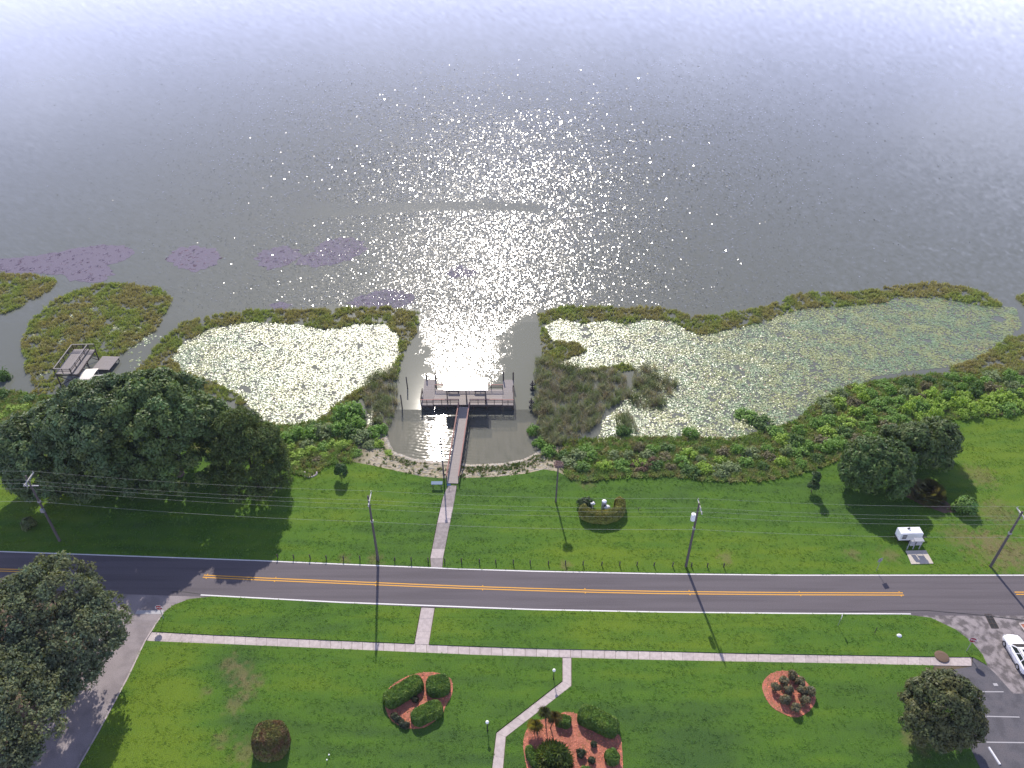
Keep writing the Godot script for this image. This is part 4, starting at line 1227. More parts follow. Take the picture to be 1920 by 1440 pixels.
	for i in 30000:
		var x := rng.randf_range(-95, 105)
		var zl := z_at(lawn_line, x)
		var zw := z_at(water_line, x)
		var t := rng.randf_range(-0.01, 1.12)
		var z := lerpf(zl, zw, t)
		var pxx := to_px(Vector3(x, 0, zl)).x
		var beach := ss(640, 695, pxx) * (1.0 - ss(1035, 1075, pxx))
		var nn := nb.get_noise_2d(x * 2.0, z * 2.0)
		if beach > 0.3:
			var right := pxx > 872.0
			var keep := 0.75 if right and t > 0.42 and t < 0.85 else (0.5 if nn > 0.22 and t < 0.9 else 0.03)
			if pxx < 760 and t > 0.55 and t < 0.8: keep = 0.5
			if rng.randf() > keep * 0.8: continue
		var s := rng.randf_range(0.6, 1.3) * (0.55 if beach > 0.3 else 1.0)
		xf.append(Transform3D(spin(0.3).scaled(Vector3.ONE * s), Vector3(x, maxf(bank_y(x, z), WATER) - 0.02, z)))
		var c := Color(0.22, 0.34, 0.065).lerp(Color(0.36, 0.33, 0.15), clampf(0.3 + nn * 1.5, 0, 1))
		if beach > 0.3: c = Color(0.10, 0.19, 0.03).lerp(Color(0.16, 0.17, 0.06), rng.randf())
		cols.append(vary(c, 0.3))
	tag(many("bank_weeds", tf, M.softleaf, xf, cols, self), "low weeds and grass covering the lake bank", "weeds", "", "stuff")
	# washed up dead reeds along the waterline of the beach
	var st := MB.new()
	st.col = Color.WHITE
	st.box(Vector3.ZERO, Vector3(0.5, 0.03, 0.035))
	var sx := []
	var sc := []
	for i in 2600:
		var x := rng.randf_range(-20.0, 5.5)
		var zw := z_at(water_line, x)
		var z := zw + absf(rng.randfn()) * 0.28 - 0.06
		if rng.randf() < 0.25: z = lerpf(z_at(lawn_line, x), zw, rng.randf_range(0.02, 0.8))
		sx.append(Transform3D(Basis(Vector3.UP, rng.randfn() * 0.5) * Basis(Vector3.RIGHT, rng.randf_range(-0.2, 0.2)), Vector3(x, maxf(bank_y(x, z) + 0.05, WATER + 0.03), z)))
		sc.append(vary(Color(0.55, 0.50, 0.42), 0.3))
	tag(many("dead_reeds", st.mesh(), M.matte, sx, sc, self), "pale dead reeds washed up along the beach waterline", "dead reeds", "", "stuff")
	# small drain pool with stones at the lawn edge
	var dp := thing("drain_outlet", "small dark drain outlet ringed with pale stones at the lawn edge", "drain outlet", g(582, 888))
	var pool := MB.new()
	pool.ball(Vector3(0, -0.22, 0), Vector3(0.75, 0.3, 0.6), 6, 14, 0.0, 0.5)
	part("pool", pool.mesh(), M.black, dp)
	for i in 11:
		var a := lerpf(-0.3, PI + 0.3, i / 10.0)
		var s := MB.new()
		s.ball(Vector3(0, 0.05, 0), Vector3(0.16, 0.1, 0.12) * rng.randf_range(0.8, 1.3), 5, 7)
		part("stone", s.mesh(), M.concrete1, dp, Vector3(cos(a) * 0.85, 0, sin(a) * 0.7), rng.randf() * TAU)

# ---------------------------------------------------------------- clipped hedges and garden beds
# a clipped mound: rings of a squarish arch along a path, thinning to the ends; returns [mesh, surface points, normals]
func hedge_shape(path: Array, wid: float, hgt: float, pow_end := 2.6) -> Array:
	var n := 26
	var len := [0.0]
	for i in path.size() - 1: len.append(len[-1] + (path[i] as Vector3).distance_to(path[i + 1]))
	var b := MB.new()
	var seg := 14
	var nz := noise(1.3, 71, 3)
	for i in n + 1:
		var t := float(i) / n
		t = 0.5 - 0.5 * cos(PI * t)
		var d: float = t * len[-1]
		var k := 0
		while k < path.size() - 2 and d > len[k + 1]: k += 1
		var p: Vector3 = (path[k] as Vector3).lerp(path[k + 1], (d - len[k]) / maxf(len[k + 1] - len[k], 0.001))
		var dir: Vector3 = ((path[mini(k + 2, path.size() - 1)] as Vector3) - path[maxi(k - (1 if d - len[k] < 0.5 * (len[k + 1] - len[k]) else 0), 0)]).normalized()
		if path.size() == 2: dir = ((path[1] as Vector3) - path[0]).normalized()
		var side := Vector3(-dir.z, 0, dir.x)
		var e := pow(maxf(1.0 - pow(absf(t * 2.0 - 1.0), len[-1] / wid * pow_end), 0.0), 1.0 / pow_end)
		for j in seg + 1:
			var a := PI * j / seg
			var cx := signf(cos(a)) * pow(absf(cos(a)), 0.62)
			var sy := pow(absf(sin(a)), 0.55)
			var q := p + side * cx * wid * 0.5 * maxf(e, 0.02) + Vector3.UP * sy * hgt * pow(maxf(e, 0.0), 0.45)
			q += (side * cx + Vector3.UP * sy) * nz.get_noise_3dv(q * 1.6) * 0.10
			b.v.append(q); b.n.append(Vector3.UP); b.c.append(Color.WHITE); b.uv.append(Vector2(t, a))
	for i in n:
		for j in seg:
			var q := i * (seg + 1) + j
			for tt in [q, q + 1, q + seg + 1, q + 1, q + seg + 2, q + seg + 1]: b.idx.append(tt)
	for i in n + 1:
		for j in seg + 1:
			var du: Vector3 = b.v[mini(i + 1, n) * (seg + 1) + j] - b.v[maxi(i - 1, 0) * (seg + 1) + j]
			var dv: Vector3 = b.v[i * (seg + 1) + mini(j + 1, seg)] - b.v[i * (seg + 1) + maxi(j - 1, 0)]
			var nn := dv.cross(du).normalized()
			var mid: Vector3 = (b.v[i * (seg + 1)] + b.v[i * (seg + 1) + seg]) * 0.5
			if nn.dot(b.v[i * (seg + 1) + j] - mid - Vector3.UP * hgt * 0.2) < 0.0: nn = -nn
			b.n[i * (seg + 1) + j] = nn if nn.length() > 0.5 else Vector3.UP
	return [b.mesh(), b.v, b.n]
var leaf_bit: Mesh
func hedge(called: String, label: String, path: Array, wid: float, hgt: float, c: Color, c2: Color, mix: float, group := "") -> Node3D:
	rng.seed = hash(label)
	var at: Vector3 = path[path.size() / 2]
	var loc := []
	for p in path: loc.append(p - at)
	var t := thing(called, label, "hedge" if called.ends_with("hedge") else "shrub", at, 0.0, group)
	var s := hedge_shape(loc, wid, hgt)
	var core := mat(lin(c.r, c.g, c.b), 0.9, 0.2)
	part("core", s[0], core, t)
	var xf := []
	var cols := []
	var vs: PackedVector3Array = s[1]
	var ns: PackedVector3Array = s[2]
	var nz := noise(0.9, 72, 2)
	var cnt := int(260.0 * (loc[0] as Vector3).distance_to(loc[-1]) * (wid + hgt * 1.4))
	if loc.size() > 2: cnt = int(cnt * 1.8)
	cnt = clampi(cnt, 700, 6000)
	var seg := 15
	for k in cnt:
		var i := rng.randi() % (vs.size() / seg - 1)
		var j := rng.randi() % (seg - 1)
		var u := rng.randf()
		var w := rng.randf()
		var q := i * seg + j
		var p: Vector3 = vs[q].lerp(vs[q + seg], u).lerp(vs[q + 1].lerp(vs[q + seg + 1], u), w)
		var nn: Vector3 = (ns[q] + ns[q + 1] + ns[q + seg]).normalized()
		var ax := Vector3.UP.cross(nn)
		var bs := Basis(ax.normalized(), Vector3.UP.angle_to(nn)) if ax.length() > 0.02 else Basis.IDENTITY
		xf.append(Transform3D((bs * Basis(Vector3.UP, rng.randf() * TAU)).scaled(Vector3.ONE * rng.randf_range(0.7, 1.25)), p - nn * 0.03))
		var m := clampf(mix + nz.get_noise_3dv(p) * 1.1 + rng.randf_range(-0.3, 0.3), 0, 1)
		cols.append(vary(c.lerp(c2, m), 0.22))
	baked("leaves", leaf_bit, M.leaf, xf, cols, t)
	return t
func oval(px: float, py: float, l: float, w: float, deg: float) -> Array:
	var c := g(px, py)
	var d := Vector3(cos(deg_to_rad(deg)), 0, sin(deg_to_rad(deg))) * l * 0.5
	return [c - d, c - d * 0.4, c, c + d * 0.4, c + d]

func mulch_bed(label: String, pts: Array) -> void:
	# smooth outline through the points
	var c := Curve2D.new()
	var p := gp(pts)
	var out := PackedVector2Array()
	var n := p.size()
	for i in n:
		for k in 6: out.append(p[i].cubic_interpolate(p[(i + 1) % n], p[(i + n - 1) % n], p[(i + 2) % n], k / 6.0))
	var b := MB.new()
	b.slab(out, 0.035, -0.05)
	var o := solo("mulch_bed", b.mesh(), M.mulch, label, "garden bed", Vector3.ZERO, "")
	var chip := MB.new()
	chip.box(Vector3.ZERO, Vector3(0.16, 0.03, 0.05))
	var xf := []
	var cols := []
	rng.seed = hash(label)
	for q in scatter(out, 26.0):
		xf.append(Transform3D(Basis(Vector3.UP, rng.randf() * TAU) * Basis(Vector3.RIGHT, rng.randfn() * 0.3), Vector3(q.x, 0.045, q.y)))
		cols.append(vary(Color(0.55, 0.20, 0.13), 0.45))
	var w := baked("wood_chips", chip.mesh(), M.matte, xf, cols, o)
	w.set_meta("kind", "stuff")

func little_shrub(called: String, label: String, at: Vector3, r: float, h: float, c: Color, group: String) -> void:
	rng.seed = hash(label) + int(at.x * 100.0)
	var t := thing(called, label, "shrub", at, 0.0, group)
	var st := MB.new()
	for i in 5:
		var a := rng.randf() * TAU
		st.tube(Vector3(0, 0, 0), Vector3(cos(a) * r * 0.6, h * 0.7, sin(a) * r * 0.6), 0.02, 0.012, 5, false)
	part("stems", st.mesh(), M.bark, t)
	var cr := crown_of([[Vector3(0, h * 0.55, 0), Vector3(r, h * 0.45, r)]], r * 0.35, 16, 6, 0.55, c, 0.35)
	baked("foliage", cl_small, M.leaf, cr[0], cr[1], t)

func palm(label: String, at: Vector3, h: float, lean: Vector3, c: Color) -> void:
	rng.seed = hash(label)
	var t := thing("palm_tree", label, "palm", at, 0.0, "")
	var b := MB.new()
	var top := lean + Vector3(0, h, 0)
	b.tube(Vector3(0, -0.05, 0), lean * 0.35 + Vector3(0, h * 0.5, 0), 0.06, 0.05, 7, false)
	b.tube(lean * 0.35 + Vector3(0, h * 0.5, 0), top, 0.05, 0.045, 7, false)
	part("trunk", b.mesh(), M.bark, t)
	for i in 15:
		var f := MB.new()
		var a := TAU * i / 15.0 + rng.randf_range(-0.2, 0.2)
		var up := rng.randf_range(-0.1, 0.9)
		var d := Vector3(cos(a), 0, sin(a))
		var s := Vector3(-d.z, 0, d.x)
		var l := rng.randf_range(0.65, 0.95)
		for k in 5:
			f.col = vary(c, 0.3)
			var ang := (k - 2) * 0.22
			var dd := (d * cos(ang) + s * sin(ang))
			var m0 := dd * l * 0.5 + Vector3.UP * (up * 0.4)
			var e := dd * l + Vector3.UP * (up * 0.4 - 0.35)
			f.quad(Vector3.ZERO, m0 - s * 0.04, e, m0 + s * 0.04)
		part("frond", f.mesh(), M.leaf, t, top)

func make_gardens() -> void:
	rng.seed = 700
	leaf_bit = clump(5, 0.10, 0.15, 0.3)
	var green := Color(0.10, 0.19, 0.035)
	var lime := Color(0.18, 0.28, 0.045)
	# kidney bed
	mulch_bed("red mulch bed with three clipped hedges in the garden lawn", [[722, 1312], [730, 1290], [760, 1270], [795, 1261], [825, 1263], [846, 1275], [848, 1300], [835, 1325], [828, 1340], [800, 1362], [770, 1366], [742, 1357], [726, 1338]])
	hedge("clipped_hedge", "long clipped hedge along the edge of the kidney shaped bed", oval(757, 1301, 4.3, 1.8, -36), 1.9, 1.15, green, lime, 0.35, "clipped hedges of the kidney bed")
	hedge("clipped_bush", "round clipped bush at the tip of the kidney shaped bed", oval(822, 1290, 2.4, 2.2, -10), 2.25, 1.2, green, lime, 0.2, "clipped hedges of the kidney bed")
	hedge("clipped_hedge", "oval clipped hedge at the lower edge of the kidney shaped bed", oval(801, 1341, 3.2, 1.7, -28), 1.75, 1.1, green, lime, 0.4, "clipped hedges of the kidney bed")
	for q in [[778, 1314, "single small plant between the hedges of the kidney shaped bed"], [739, 1345, "outer small plant in the row at the tail of the kidney bed"], [747, 1351, "second small plant in the row at the tail of the kidney bed"], [754, 1357, "third small plant in the row at the tail of the kidney bed"], [761, 1362, "inner small plant in the row at the tail of the kidney bed"]]:
		little_shrub("small_plant", q[2], g(q[0], q[1]), 0.2, 0.32, Color(0.05, 0.06, 0.03), "small plants in the kidney bed")
	# entrance bed by the path
	mulch_bed("red mulch bed with palms beside the angled garden path", [[981, 1395], [988, 1368], [1010, 1352], [1040, 1342], [1062, 1335], [1085, 1340], [1125, 1360], [1160, 1378], [1166, 1400], [1168, 1440], [1170, 1500], [1060, 1520], [1000, 1480], [986, 1430]])
	hedge("clipped_hedge", "large clipped hedge at the top of the palm bed", [g(1086, 1338), g(1095, 1345), g(1115, 1353), g(1140, 1366), g(1158, 1374)], 2.0, 1.35, green, lime, 0.45, "clipped hedges of the palm bed")
	hedge("clipped_hedge", "small clipped hedge behind the palms", oval(1056, 1356, 1.5, 1.1, 8), 1.15, 0.9, green, lime, 0.4, "clipped hedges of the palm bed")
	hedge("clipped_hedge", "narrow curved clipped hedge on the path side of the palm bed", [g(991, 1404), g(995, 1420), g(1003, 1434), g(1015, 1443)], 0.8, 0.85, green, lime, 0.5, "clipped hedges of the palm bed")
	hedge("clipped_bush", "upright clipped bush at the outer edge of the palm bed", oval(1147, 1424, 1.35, 1.2, 70), 1.3, 1.1, green, lime, 0.4, "clipped hedges of the palm bed")
	hedge("clipped_bush", "low clipped bush at the lower end of the palm bed", oval(1098, 1452, 1.1, 1.0, 0), 1.05, 0.8, green, lime, 0.6, "clipped hedges of the palm bed")
	palm("tallest thin palm in the mulch bed beside the path", g(1024, 1366), 2.7, Vector3(-0.2, 0, -0.1), Color(0.15, 0.16, 0.07))
	palm("thin palm leaning towards the small hedge", g(1032, 1366), 1.9, Vector3(0.35, 0, 0.0), Color(0.20, 0.16, 0.065))
	palm("short yellowish palm at the path side of the bed", g(1008, 1378), 1.6, Vector3(-0.2, 0, 0.0), Color(0.27, 0.24, 0.065))
	palm("short palm with golden fronds beside the path", g(1002, 1370), 1.2, Vector3(-0.1, 0, 0.0), Color(0.25, 0.22, 0.065))
	# broad leaved clump
	rng.seed = 707
	var lv := MB.new()
	for i in 9:
		var a := TAU * i / 9.0
		var d := Vector3(cos(a), 0.9, sin(a)).normalized()
		var s := Vector3(-sin(a), 0, cos(a)) * 0.085
		lv.col = Color.WHITE * rng.randf_range(0.75, 1.25)
		lv.quad(d * 0.05, d * 0.35 - s, d * 0.5 + Vector3(cos(a), -0.2, sin(a)) * 0.3, d * 0.35 + s)
	var t := thing("broadleaf_shrub", "large dark broad leaved shrub in front of the palms", "shrub", g(1036, 1432))
	var xf := []
	var cols := []
	for i in 260:
		var d := Vector3(rng.randfn(), absf(rng.randfn()), rng.randfn()).normalized()
		xf.append(Transform3D(Basis(Vector3.UP, rng.randf() * TAU) * Basis(Vector3.RIGHT, rng.randfn() * 0.35), d * Vector3(1.7, 1.9, 1.6) * rng.randf_range(0.55, 1.0)))
		cols.append(vary(Color(0.09, 0.15, 0.04).lerp(Color(0.22, 0.25, 0.08), rng.randf() * rng.randf()), 0.35))
	baked("leaves", lv.mesh(), M.leaf, xf, cols, t)
	var st := MB.new()
	for i in 12:
		var a := rng.randf() * TAU
		st.tube(Vector3(cos(a), 0, sin(a)) * 0.3, Vector3(cos(a), 1.2, sin(a)) * 0.9, 0.03, 0.02, 5, false)
	part("stems", st.mesh(), M.bark, t)
	for q in [[1089, 1416, "small dark plant alone in the middle of the palm bed mulch", 0.3, 0.6], [1113, 1398, "tiny stake like plant below the large hedge", 0.12, 0.4], [1109, 1428, "tiny plant near the low clipped bush", 0.15, 0.45]]:
		little_shrub("small_plant", q[2], g(q[0], q[1]), q[3], q[4], Color(0.05, 0.065, 0.03), "small plants in the palm bed")
	# round bed of shrubs
	mulch_bed("round red mulch bed planted with small bronze shrubs", [[1429, 1290], [1437, 1270], [1458, 1259], [1485, 1260], [1508, 1275], [1524, 1296], [1529, 1315], [1515, 1335], [1492, 1345], [1468, 1338], [1444, 1322]])
	var spots := [[1453, 1295], [1468, 1284], [1483, 1271], [1476, 1299], [1499, 1284], [1471, 1317], [1503, 1300], [1519, 1303], [1508, 1320], [1491, 1333]]
	for i in spots.size():
		little_shrub("bronze_shrub", "small bronze green shrub in the round mulch bed", g(spots[i][0], spots[i][1]), 0.36, 0.85, Color(0.15, 0.14, 0.075), "bronze shrubs of the round bed")
	# big round bush
	hedge("round_bush", "large rounded bush with brown dead twigs alone on the lawn", oval(511, 1398, 3.3, 3.1, 0), 3.25, 2.7, Color(0.13, 0.14, 0.04), Color(0.19, 0.11, 0.055), 0.45)
	# crescent hedge around the pump
	hedge("crescent_hedge", "crescent shaped hedge around the pump fittings on the lake lawn", [g(1090, 958), g(1094, 968), g(1110, 974.5), g(1130, 976.5), g(1150, 972), g(1162, 962), g(1163, 951), g(1155, 945)], 1.35, 1.5, Color(0.16, 0.18, 0.04), Color(0.28, 0.25, 0.045), 0.4)
	tree("dark_bush", "low dark bush behind the crescent hedge", g(1098, 950), [[Vector3(0, 0.5, 0), Vector3(0.9, 0.5, 0.6)]], 0.3, 0.04, cl_small, 0.3, 24, 7, 0.7, Color(0.04, 0.075, 0.022), "", "shrub")
	# trunk ring by the pavement
	var ring := MB.new()
	ring.ball(Vector3(0, 0, 0), Vector3(0.75, 0.12, 0.75), 6, 16, 0.0, 0.5)
	solo("ant_mound", ring.mesh(), M.litter, "low brown mound of soil at the pavement edge behind the magnolia", "mound", g(1766, 1231))

# ---------------------------------------------------------------- the dock
func boards(b: MB, x0: float, x1: float, z0: float, z1: float, y: float, along_x: bool) -> void:
	# planks with open joints; along_x: each plank runs along x
	var w := 0.145
	var a := z0 if along_x else x0
	var e := z1 if along_x else x1
	while a < e - 0.02:
		var f := minf(a + w, e)
		var m := (a + f) * 0.5
		var dy := rng.randf_range(-0.006, 0.006)
		if along_x: b.box(Vector3((x0 + x1) / 2, y - 0.02 + dy, m), Vector3(x1 - x0, 0.04, f - a - 0.014))
		else: b.box(Vector3(m, y - 0.02 + dy, (z0 + z1) / 2), Vector3(f - a - 0.014, 0.04, z1 - z0))
		a += w
func rail(t: Node3D, a: Vector3, b: Vector3, cap: Material, step := 1.9) -> void:
	var n := maxi(1, roundi(a.distance_to(b) / step))
	for i in n + 1:
		var p := a.lerp(b, float(i) / n)
		var m := MB.new()
		m.box(p + Vector3(0, 0.42, 0), Vector3(0.09, 1.04, 0.09))
		part("rail_post", m.mesh(), M.darkwood, t)
	for h in [0.45, 0.72]:
		var m := MB.new()
		m.beam(a + Vector3(0, h, 0), b + Vector3(0, h, 0), 0.04, 0.09)
		part("rail_bar", m.mesh(), M.darkwood, t)
	var c := MB.new()
	c.beam(a + Vector3(0, 0.97, 0), b + Vector3(0, 0.97, 0), 0.15, 0.05)
	part("hand_rail", c.mesh(), cap, t)
func pile(t: Node3D, p: Vector3, top: float, r := 0.13, called := "pile") -> void:
	var m := MB.new()
	m.tube(Vector3(p.x, -3.2, p.z), Vector3(p.x, top, p.z), r, r * 0.92, 8)
	part(called, m.mesh(), M.darkwood, t)
func make_dock() -> void:
	rng.seed = 800
	var Y := 0.1
	# boardwalk
	var a := g(848, 907, 0.0)
	var e := g(870.5, 763, Y)
	var t := thing("boardwalk", "wooden boardwalk with railings leading from the walkway over the cove", "boardwalk")
	var d := (e - a)
	d.y = 0
	var L := d.length()
	d = d.normalized()
	var s := Vector3(-d.z, 0, d.x)
	var W := 0.78
	var b := MB.new()
	var k := 0.0
	var bs := Basis(s, Vector3.UP, -d)
	while k < L:
		b.box(a + d * (k + 0.07) + Vector3(0, Y - 0.02 + rng.randf_range(-0.006, 0.006), 0), Vector3(W * 2.0, 0.04, 0.13), bs)
		k += 0.145
	part("deck_boards", b.mesh(), M.wood, t).set_meta("kind", "stuff")
	for sd in [-1.0, 1.0]:
		var st := MB.new()
		st.beam(a + s * sd * W * 0.85 + Vector3(0, Y - 0.16, 0), a + d * L + s * sd * W * 0.85 + Vector3(0, Y - 0.16, 0), 0.08, 0.22)
		part("joist", st.mesh(), M.darkwood, t)
		rail(t, a + s * sd * (W + 0.03) + d * 0.4 + Vector3(0, Y, 0), a + d * (L - 0.1) + s * sd * (W + 0.03) + Vector3(0, Y, 0), M.redwood, 1.7)
	var n := 9
	for i in n:
		for sd in [-1.0, 1.0]: pile(t, a + d * (L * (i + 0.4) / n) + s * sd * W * 0.9, Y - 0.05, 0.11)
	# pier head
	var x0 := g(789.5, 757, Y).x
	var x1 := g(963, 757, Y).x
	var lx := g(812.5, 757, Y).x
	var rx := g(942, 757, Y).x
	var zn := g(870, 759, Y).z
	var zm := g(870, 730, Y).z
	var zf := g(870, 712, Y).z
	var p := thing("lake_pier", "wooden pier head with railings and two side landings", "pier")
	var m := MB.new()
	boards(m, lx, rx, zm, zn, Y, true)
	part("deck_boards", m.mesh(), M.wood, p).set_meta("kind", "stuff")
	for q in [[x0, lx - 0.02], [rx + 0.02, x1]]:
		var m2 := MB.new()
		boards(m2, q[0], q[1], zf, zn + 0.1, Y, true)
		part("landing_boards", m2.mesh(), M.greywood, p).set_meta("kind", "stuff")
		var sk := MB.new()
		sk.box(Vector3((q[0] + q[1]) / 2, Y - 0.25, zn + 0.06), Vector3(q[1] - q[0], 0.4, 0.05))
		part("skirt_board", sk.mesh(), M.darkwood, p)
	var fr := MB.new()
	fr.beam(Vector3(x0, Y - 0.2, zn), Vector3(x1, Y - 0.2, zn), 0.1, 0.28)
	fr.beam(Vector3(lx, Y - 0.2, zm + 0.1), Vector3(rx, Y - 0.2, zm + 0.1), 0.1, 0.28)
	part("beam", fr.mesh(), M.darkwood, p)
	var up := Vector3(0, Y, 0)
	rail(p, Vector3(x0, Y, zn), Vector3(lx, Y, zn), M.redwood, 1.0)
	rail(p, Vector3(rx, Y, zn), Vector3(x1, Y, zn), M.redwood, 1.0)
	rail(p, Vector3(lx, Y, zn - 0.1), Vector3(e.x - 0.85, Y, zn - 0.1), M.redwood, 1.4)
	rail(p, Vector3(e.x + 0.85, Y, zn - 0.1), Vector3(rx, Y, zn - 0.1), M.redwood, 1.4)
	rail(p, Vector3(lx, Y, zm + 0.1), Vector3(rx, Y, zm + 0.1), M.redwood, 1.8)
	rail(p, Vector3(x0, Y, zn - 0.1), Vector3(x0, Y, zm + 1.0), M.darkwood, 1.6)
	rail(p, Vector3(x1, Y, zn - 0.1), Vector3(x1, Y, zm + 0.6), M.darkwood, 1.6)
	for u in [0.007, 0.13, 0.27, 0.41, 0.56, 0.71, 0.87, 0.993]:
		var xx := lerpf(x0, x1, u)
		for zz in [zn - 0.1, zm + 0.3]: pile(p, Vector3(xx, 0, zz), Y - 0.05)
	for q in [[x0 + 0.35, zf + 0.1, 1.3], [lx - 0.1, zf + 0.2, 1.5], [rx + 0.1, zf + 0.1, 1.7], [x1 - 0.05, zf + 0.1, 1.6], [x1 - 0.05, zm + 0.5, 1.2]]: pile(p, Vector3(q[0], 0, q[1]), q[2], 0.12, "mooring_pile")
	# shelter
	var c := [g(833, 731.5, 2.85), g(914.5, 731.5, 2.85), g(914.5, 708, 2.98), g(831, 708, 2.98)]
	var sh := thing("pier_shelter", "open shelter with a shining white metal roof on the pier head", "shelter")
	var r := MB.new()
	var thick := Vector3(0, -0.09, 0)
	r.quad(c[3], c[2], c[1], c[0])
	r.quad(c[0] + thick, c[1] + thick, c[2] + thick, c[3] + thick)
	for i in 4: r.quad(c[i], c[(i + 1) % 4], c[(i + 1) % 4] + thick, c[i] + thick)
	var rf := part("roof", r.mesh(), M.roof, sh)
	for i in 15:
		var seam := MB.new()
		seam.beam(c[0].lerp(c[1], (i + 0.5) / 15.0) + Vector3(0, 0.012, 0), c[3].lerp(c[2], (i + 0.5) / 15.0) + Vector3(0, 0.012, 0), 0.03, 0.024)
		part("seam", seam.mesh(), M.roof, rf)
	for u in [0.06, 0.5, 0.94]:
		for w in [0.08, 0.92]:
			var q: Vector3 = c[0].lerp(c[1], u).lerp(c[3].lerp(c[2], u), w)
			var ps := MB.new()
			ps.box(Vector3(q.x, (q.y - 0.09 + Y) * 0.5, q.z), Vector3(0.14, q.y - 0.09 - Y, 0.14))
			part("post", ps.mesh(), M.darkwood, sh)
	for w in [0.08, 0.92]:
		var bm := MB.new()
		bm.beam(c[0].lerp(c[3], w) + Vector3(0.1, -0.19, 0), c[1].lerp(c[2], w) + Vector3(-0.1, -0.19, 0), 0.09, 0.18)
		part("roof_beam", bm.mesh(), M.darkwood, sh)
	for q in [[lerpf(lx, rx, 0.28), "left"], [lerpf(lx, rx, 0.67), "right"]]:
		var bn := thing("pier_bench", "dark wooden bench under the pier shelter", "bench", Vector3(q[0], Y, zm + 0.9), 0.0, "benches under the pier shelter")
		var z1 := MB.new()
		z1.box(Vector3(0, 0.43, 0), Vector3(1.8, 0.05, 0.4))
		part("seat", z1.mesh(), M.darkwood, bn)
		var z2 := MB.new()
		z2.box(Vector3(0, 0.72, -0.2), Vector3(1.8, 0.3, 0.04))
		part("backrest", z2.mesh(), M.darkwood, bn)
		for sx in [-0.75, 0.75]:
			var z3 := MB.new()
			z3.box(Vector3(sx, 0.3, -0.05), Vector3(0.07, 0.6, 0.36))
			part("leg", z3.mesh(), M.darkwood, bn)
	# single piles in the cove
	for q in [[765, 729, 2.3, "leaning slim pile standing in open water beside the left lily pads"], [755, 766, 2.6, "slim pile in the cove beside the left bulrushes"]]:
		var w := g(q[0], q[1], WATER)
		var pm := MB.new()
		pm.tube(Vector3(0, -2.0, 0), Vector3(-0.12, q[2], 0), 0.10, 0.09, 8)
		solo("water_pile", pm.mesh(), M.darkwood, q[3], "pile", w)
	for q in [[998, 730, 1.7, "pile with two black tyres at the outer edge of the right bulrushes"], [996, 763, 1.7, "pile with two black tyres nearer the beach"]]:
		var w := thing("tyre_pile", q[3], "pile", g(q[0], q[1], WATER), 0.0, "piles with tyres")
		var pm := MB.new()
		pm.tube(Vector3(0, -2.0, 0), Vector3(0, q[2], 0), 0.11, 0.1, 8)
		part("post", pm.mesh(), M.darkwood, w)
		for h in [0.15, 1.0]:
			var ty := TorusMesh.new()
			ty.inner_radius = 0.16
			ty.outer_radius = 0.42
			ty.rings = 16
			ty.ring_segments = 8
			part("tyre", ty, M.black, w, Vector3(0.02, h, 0))

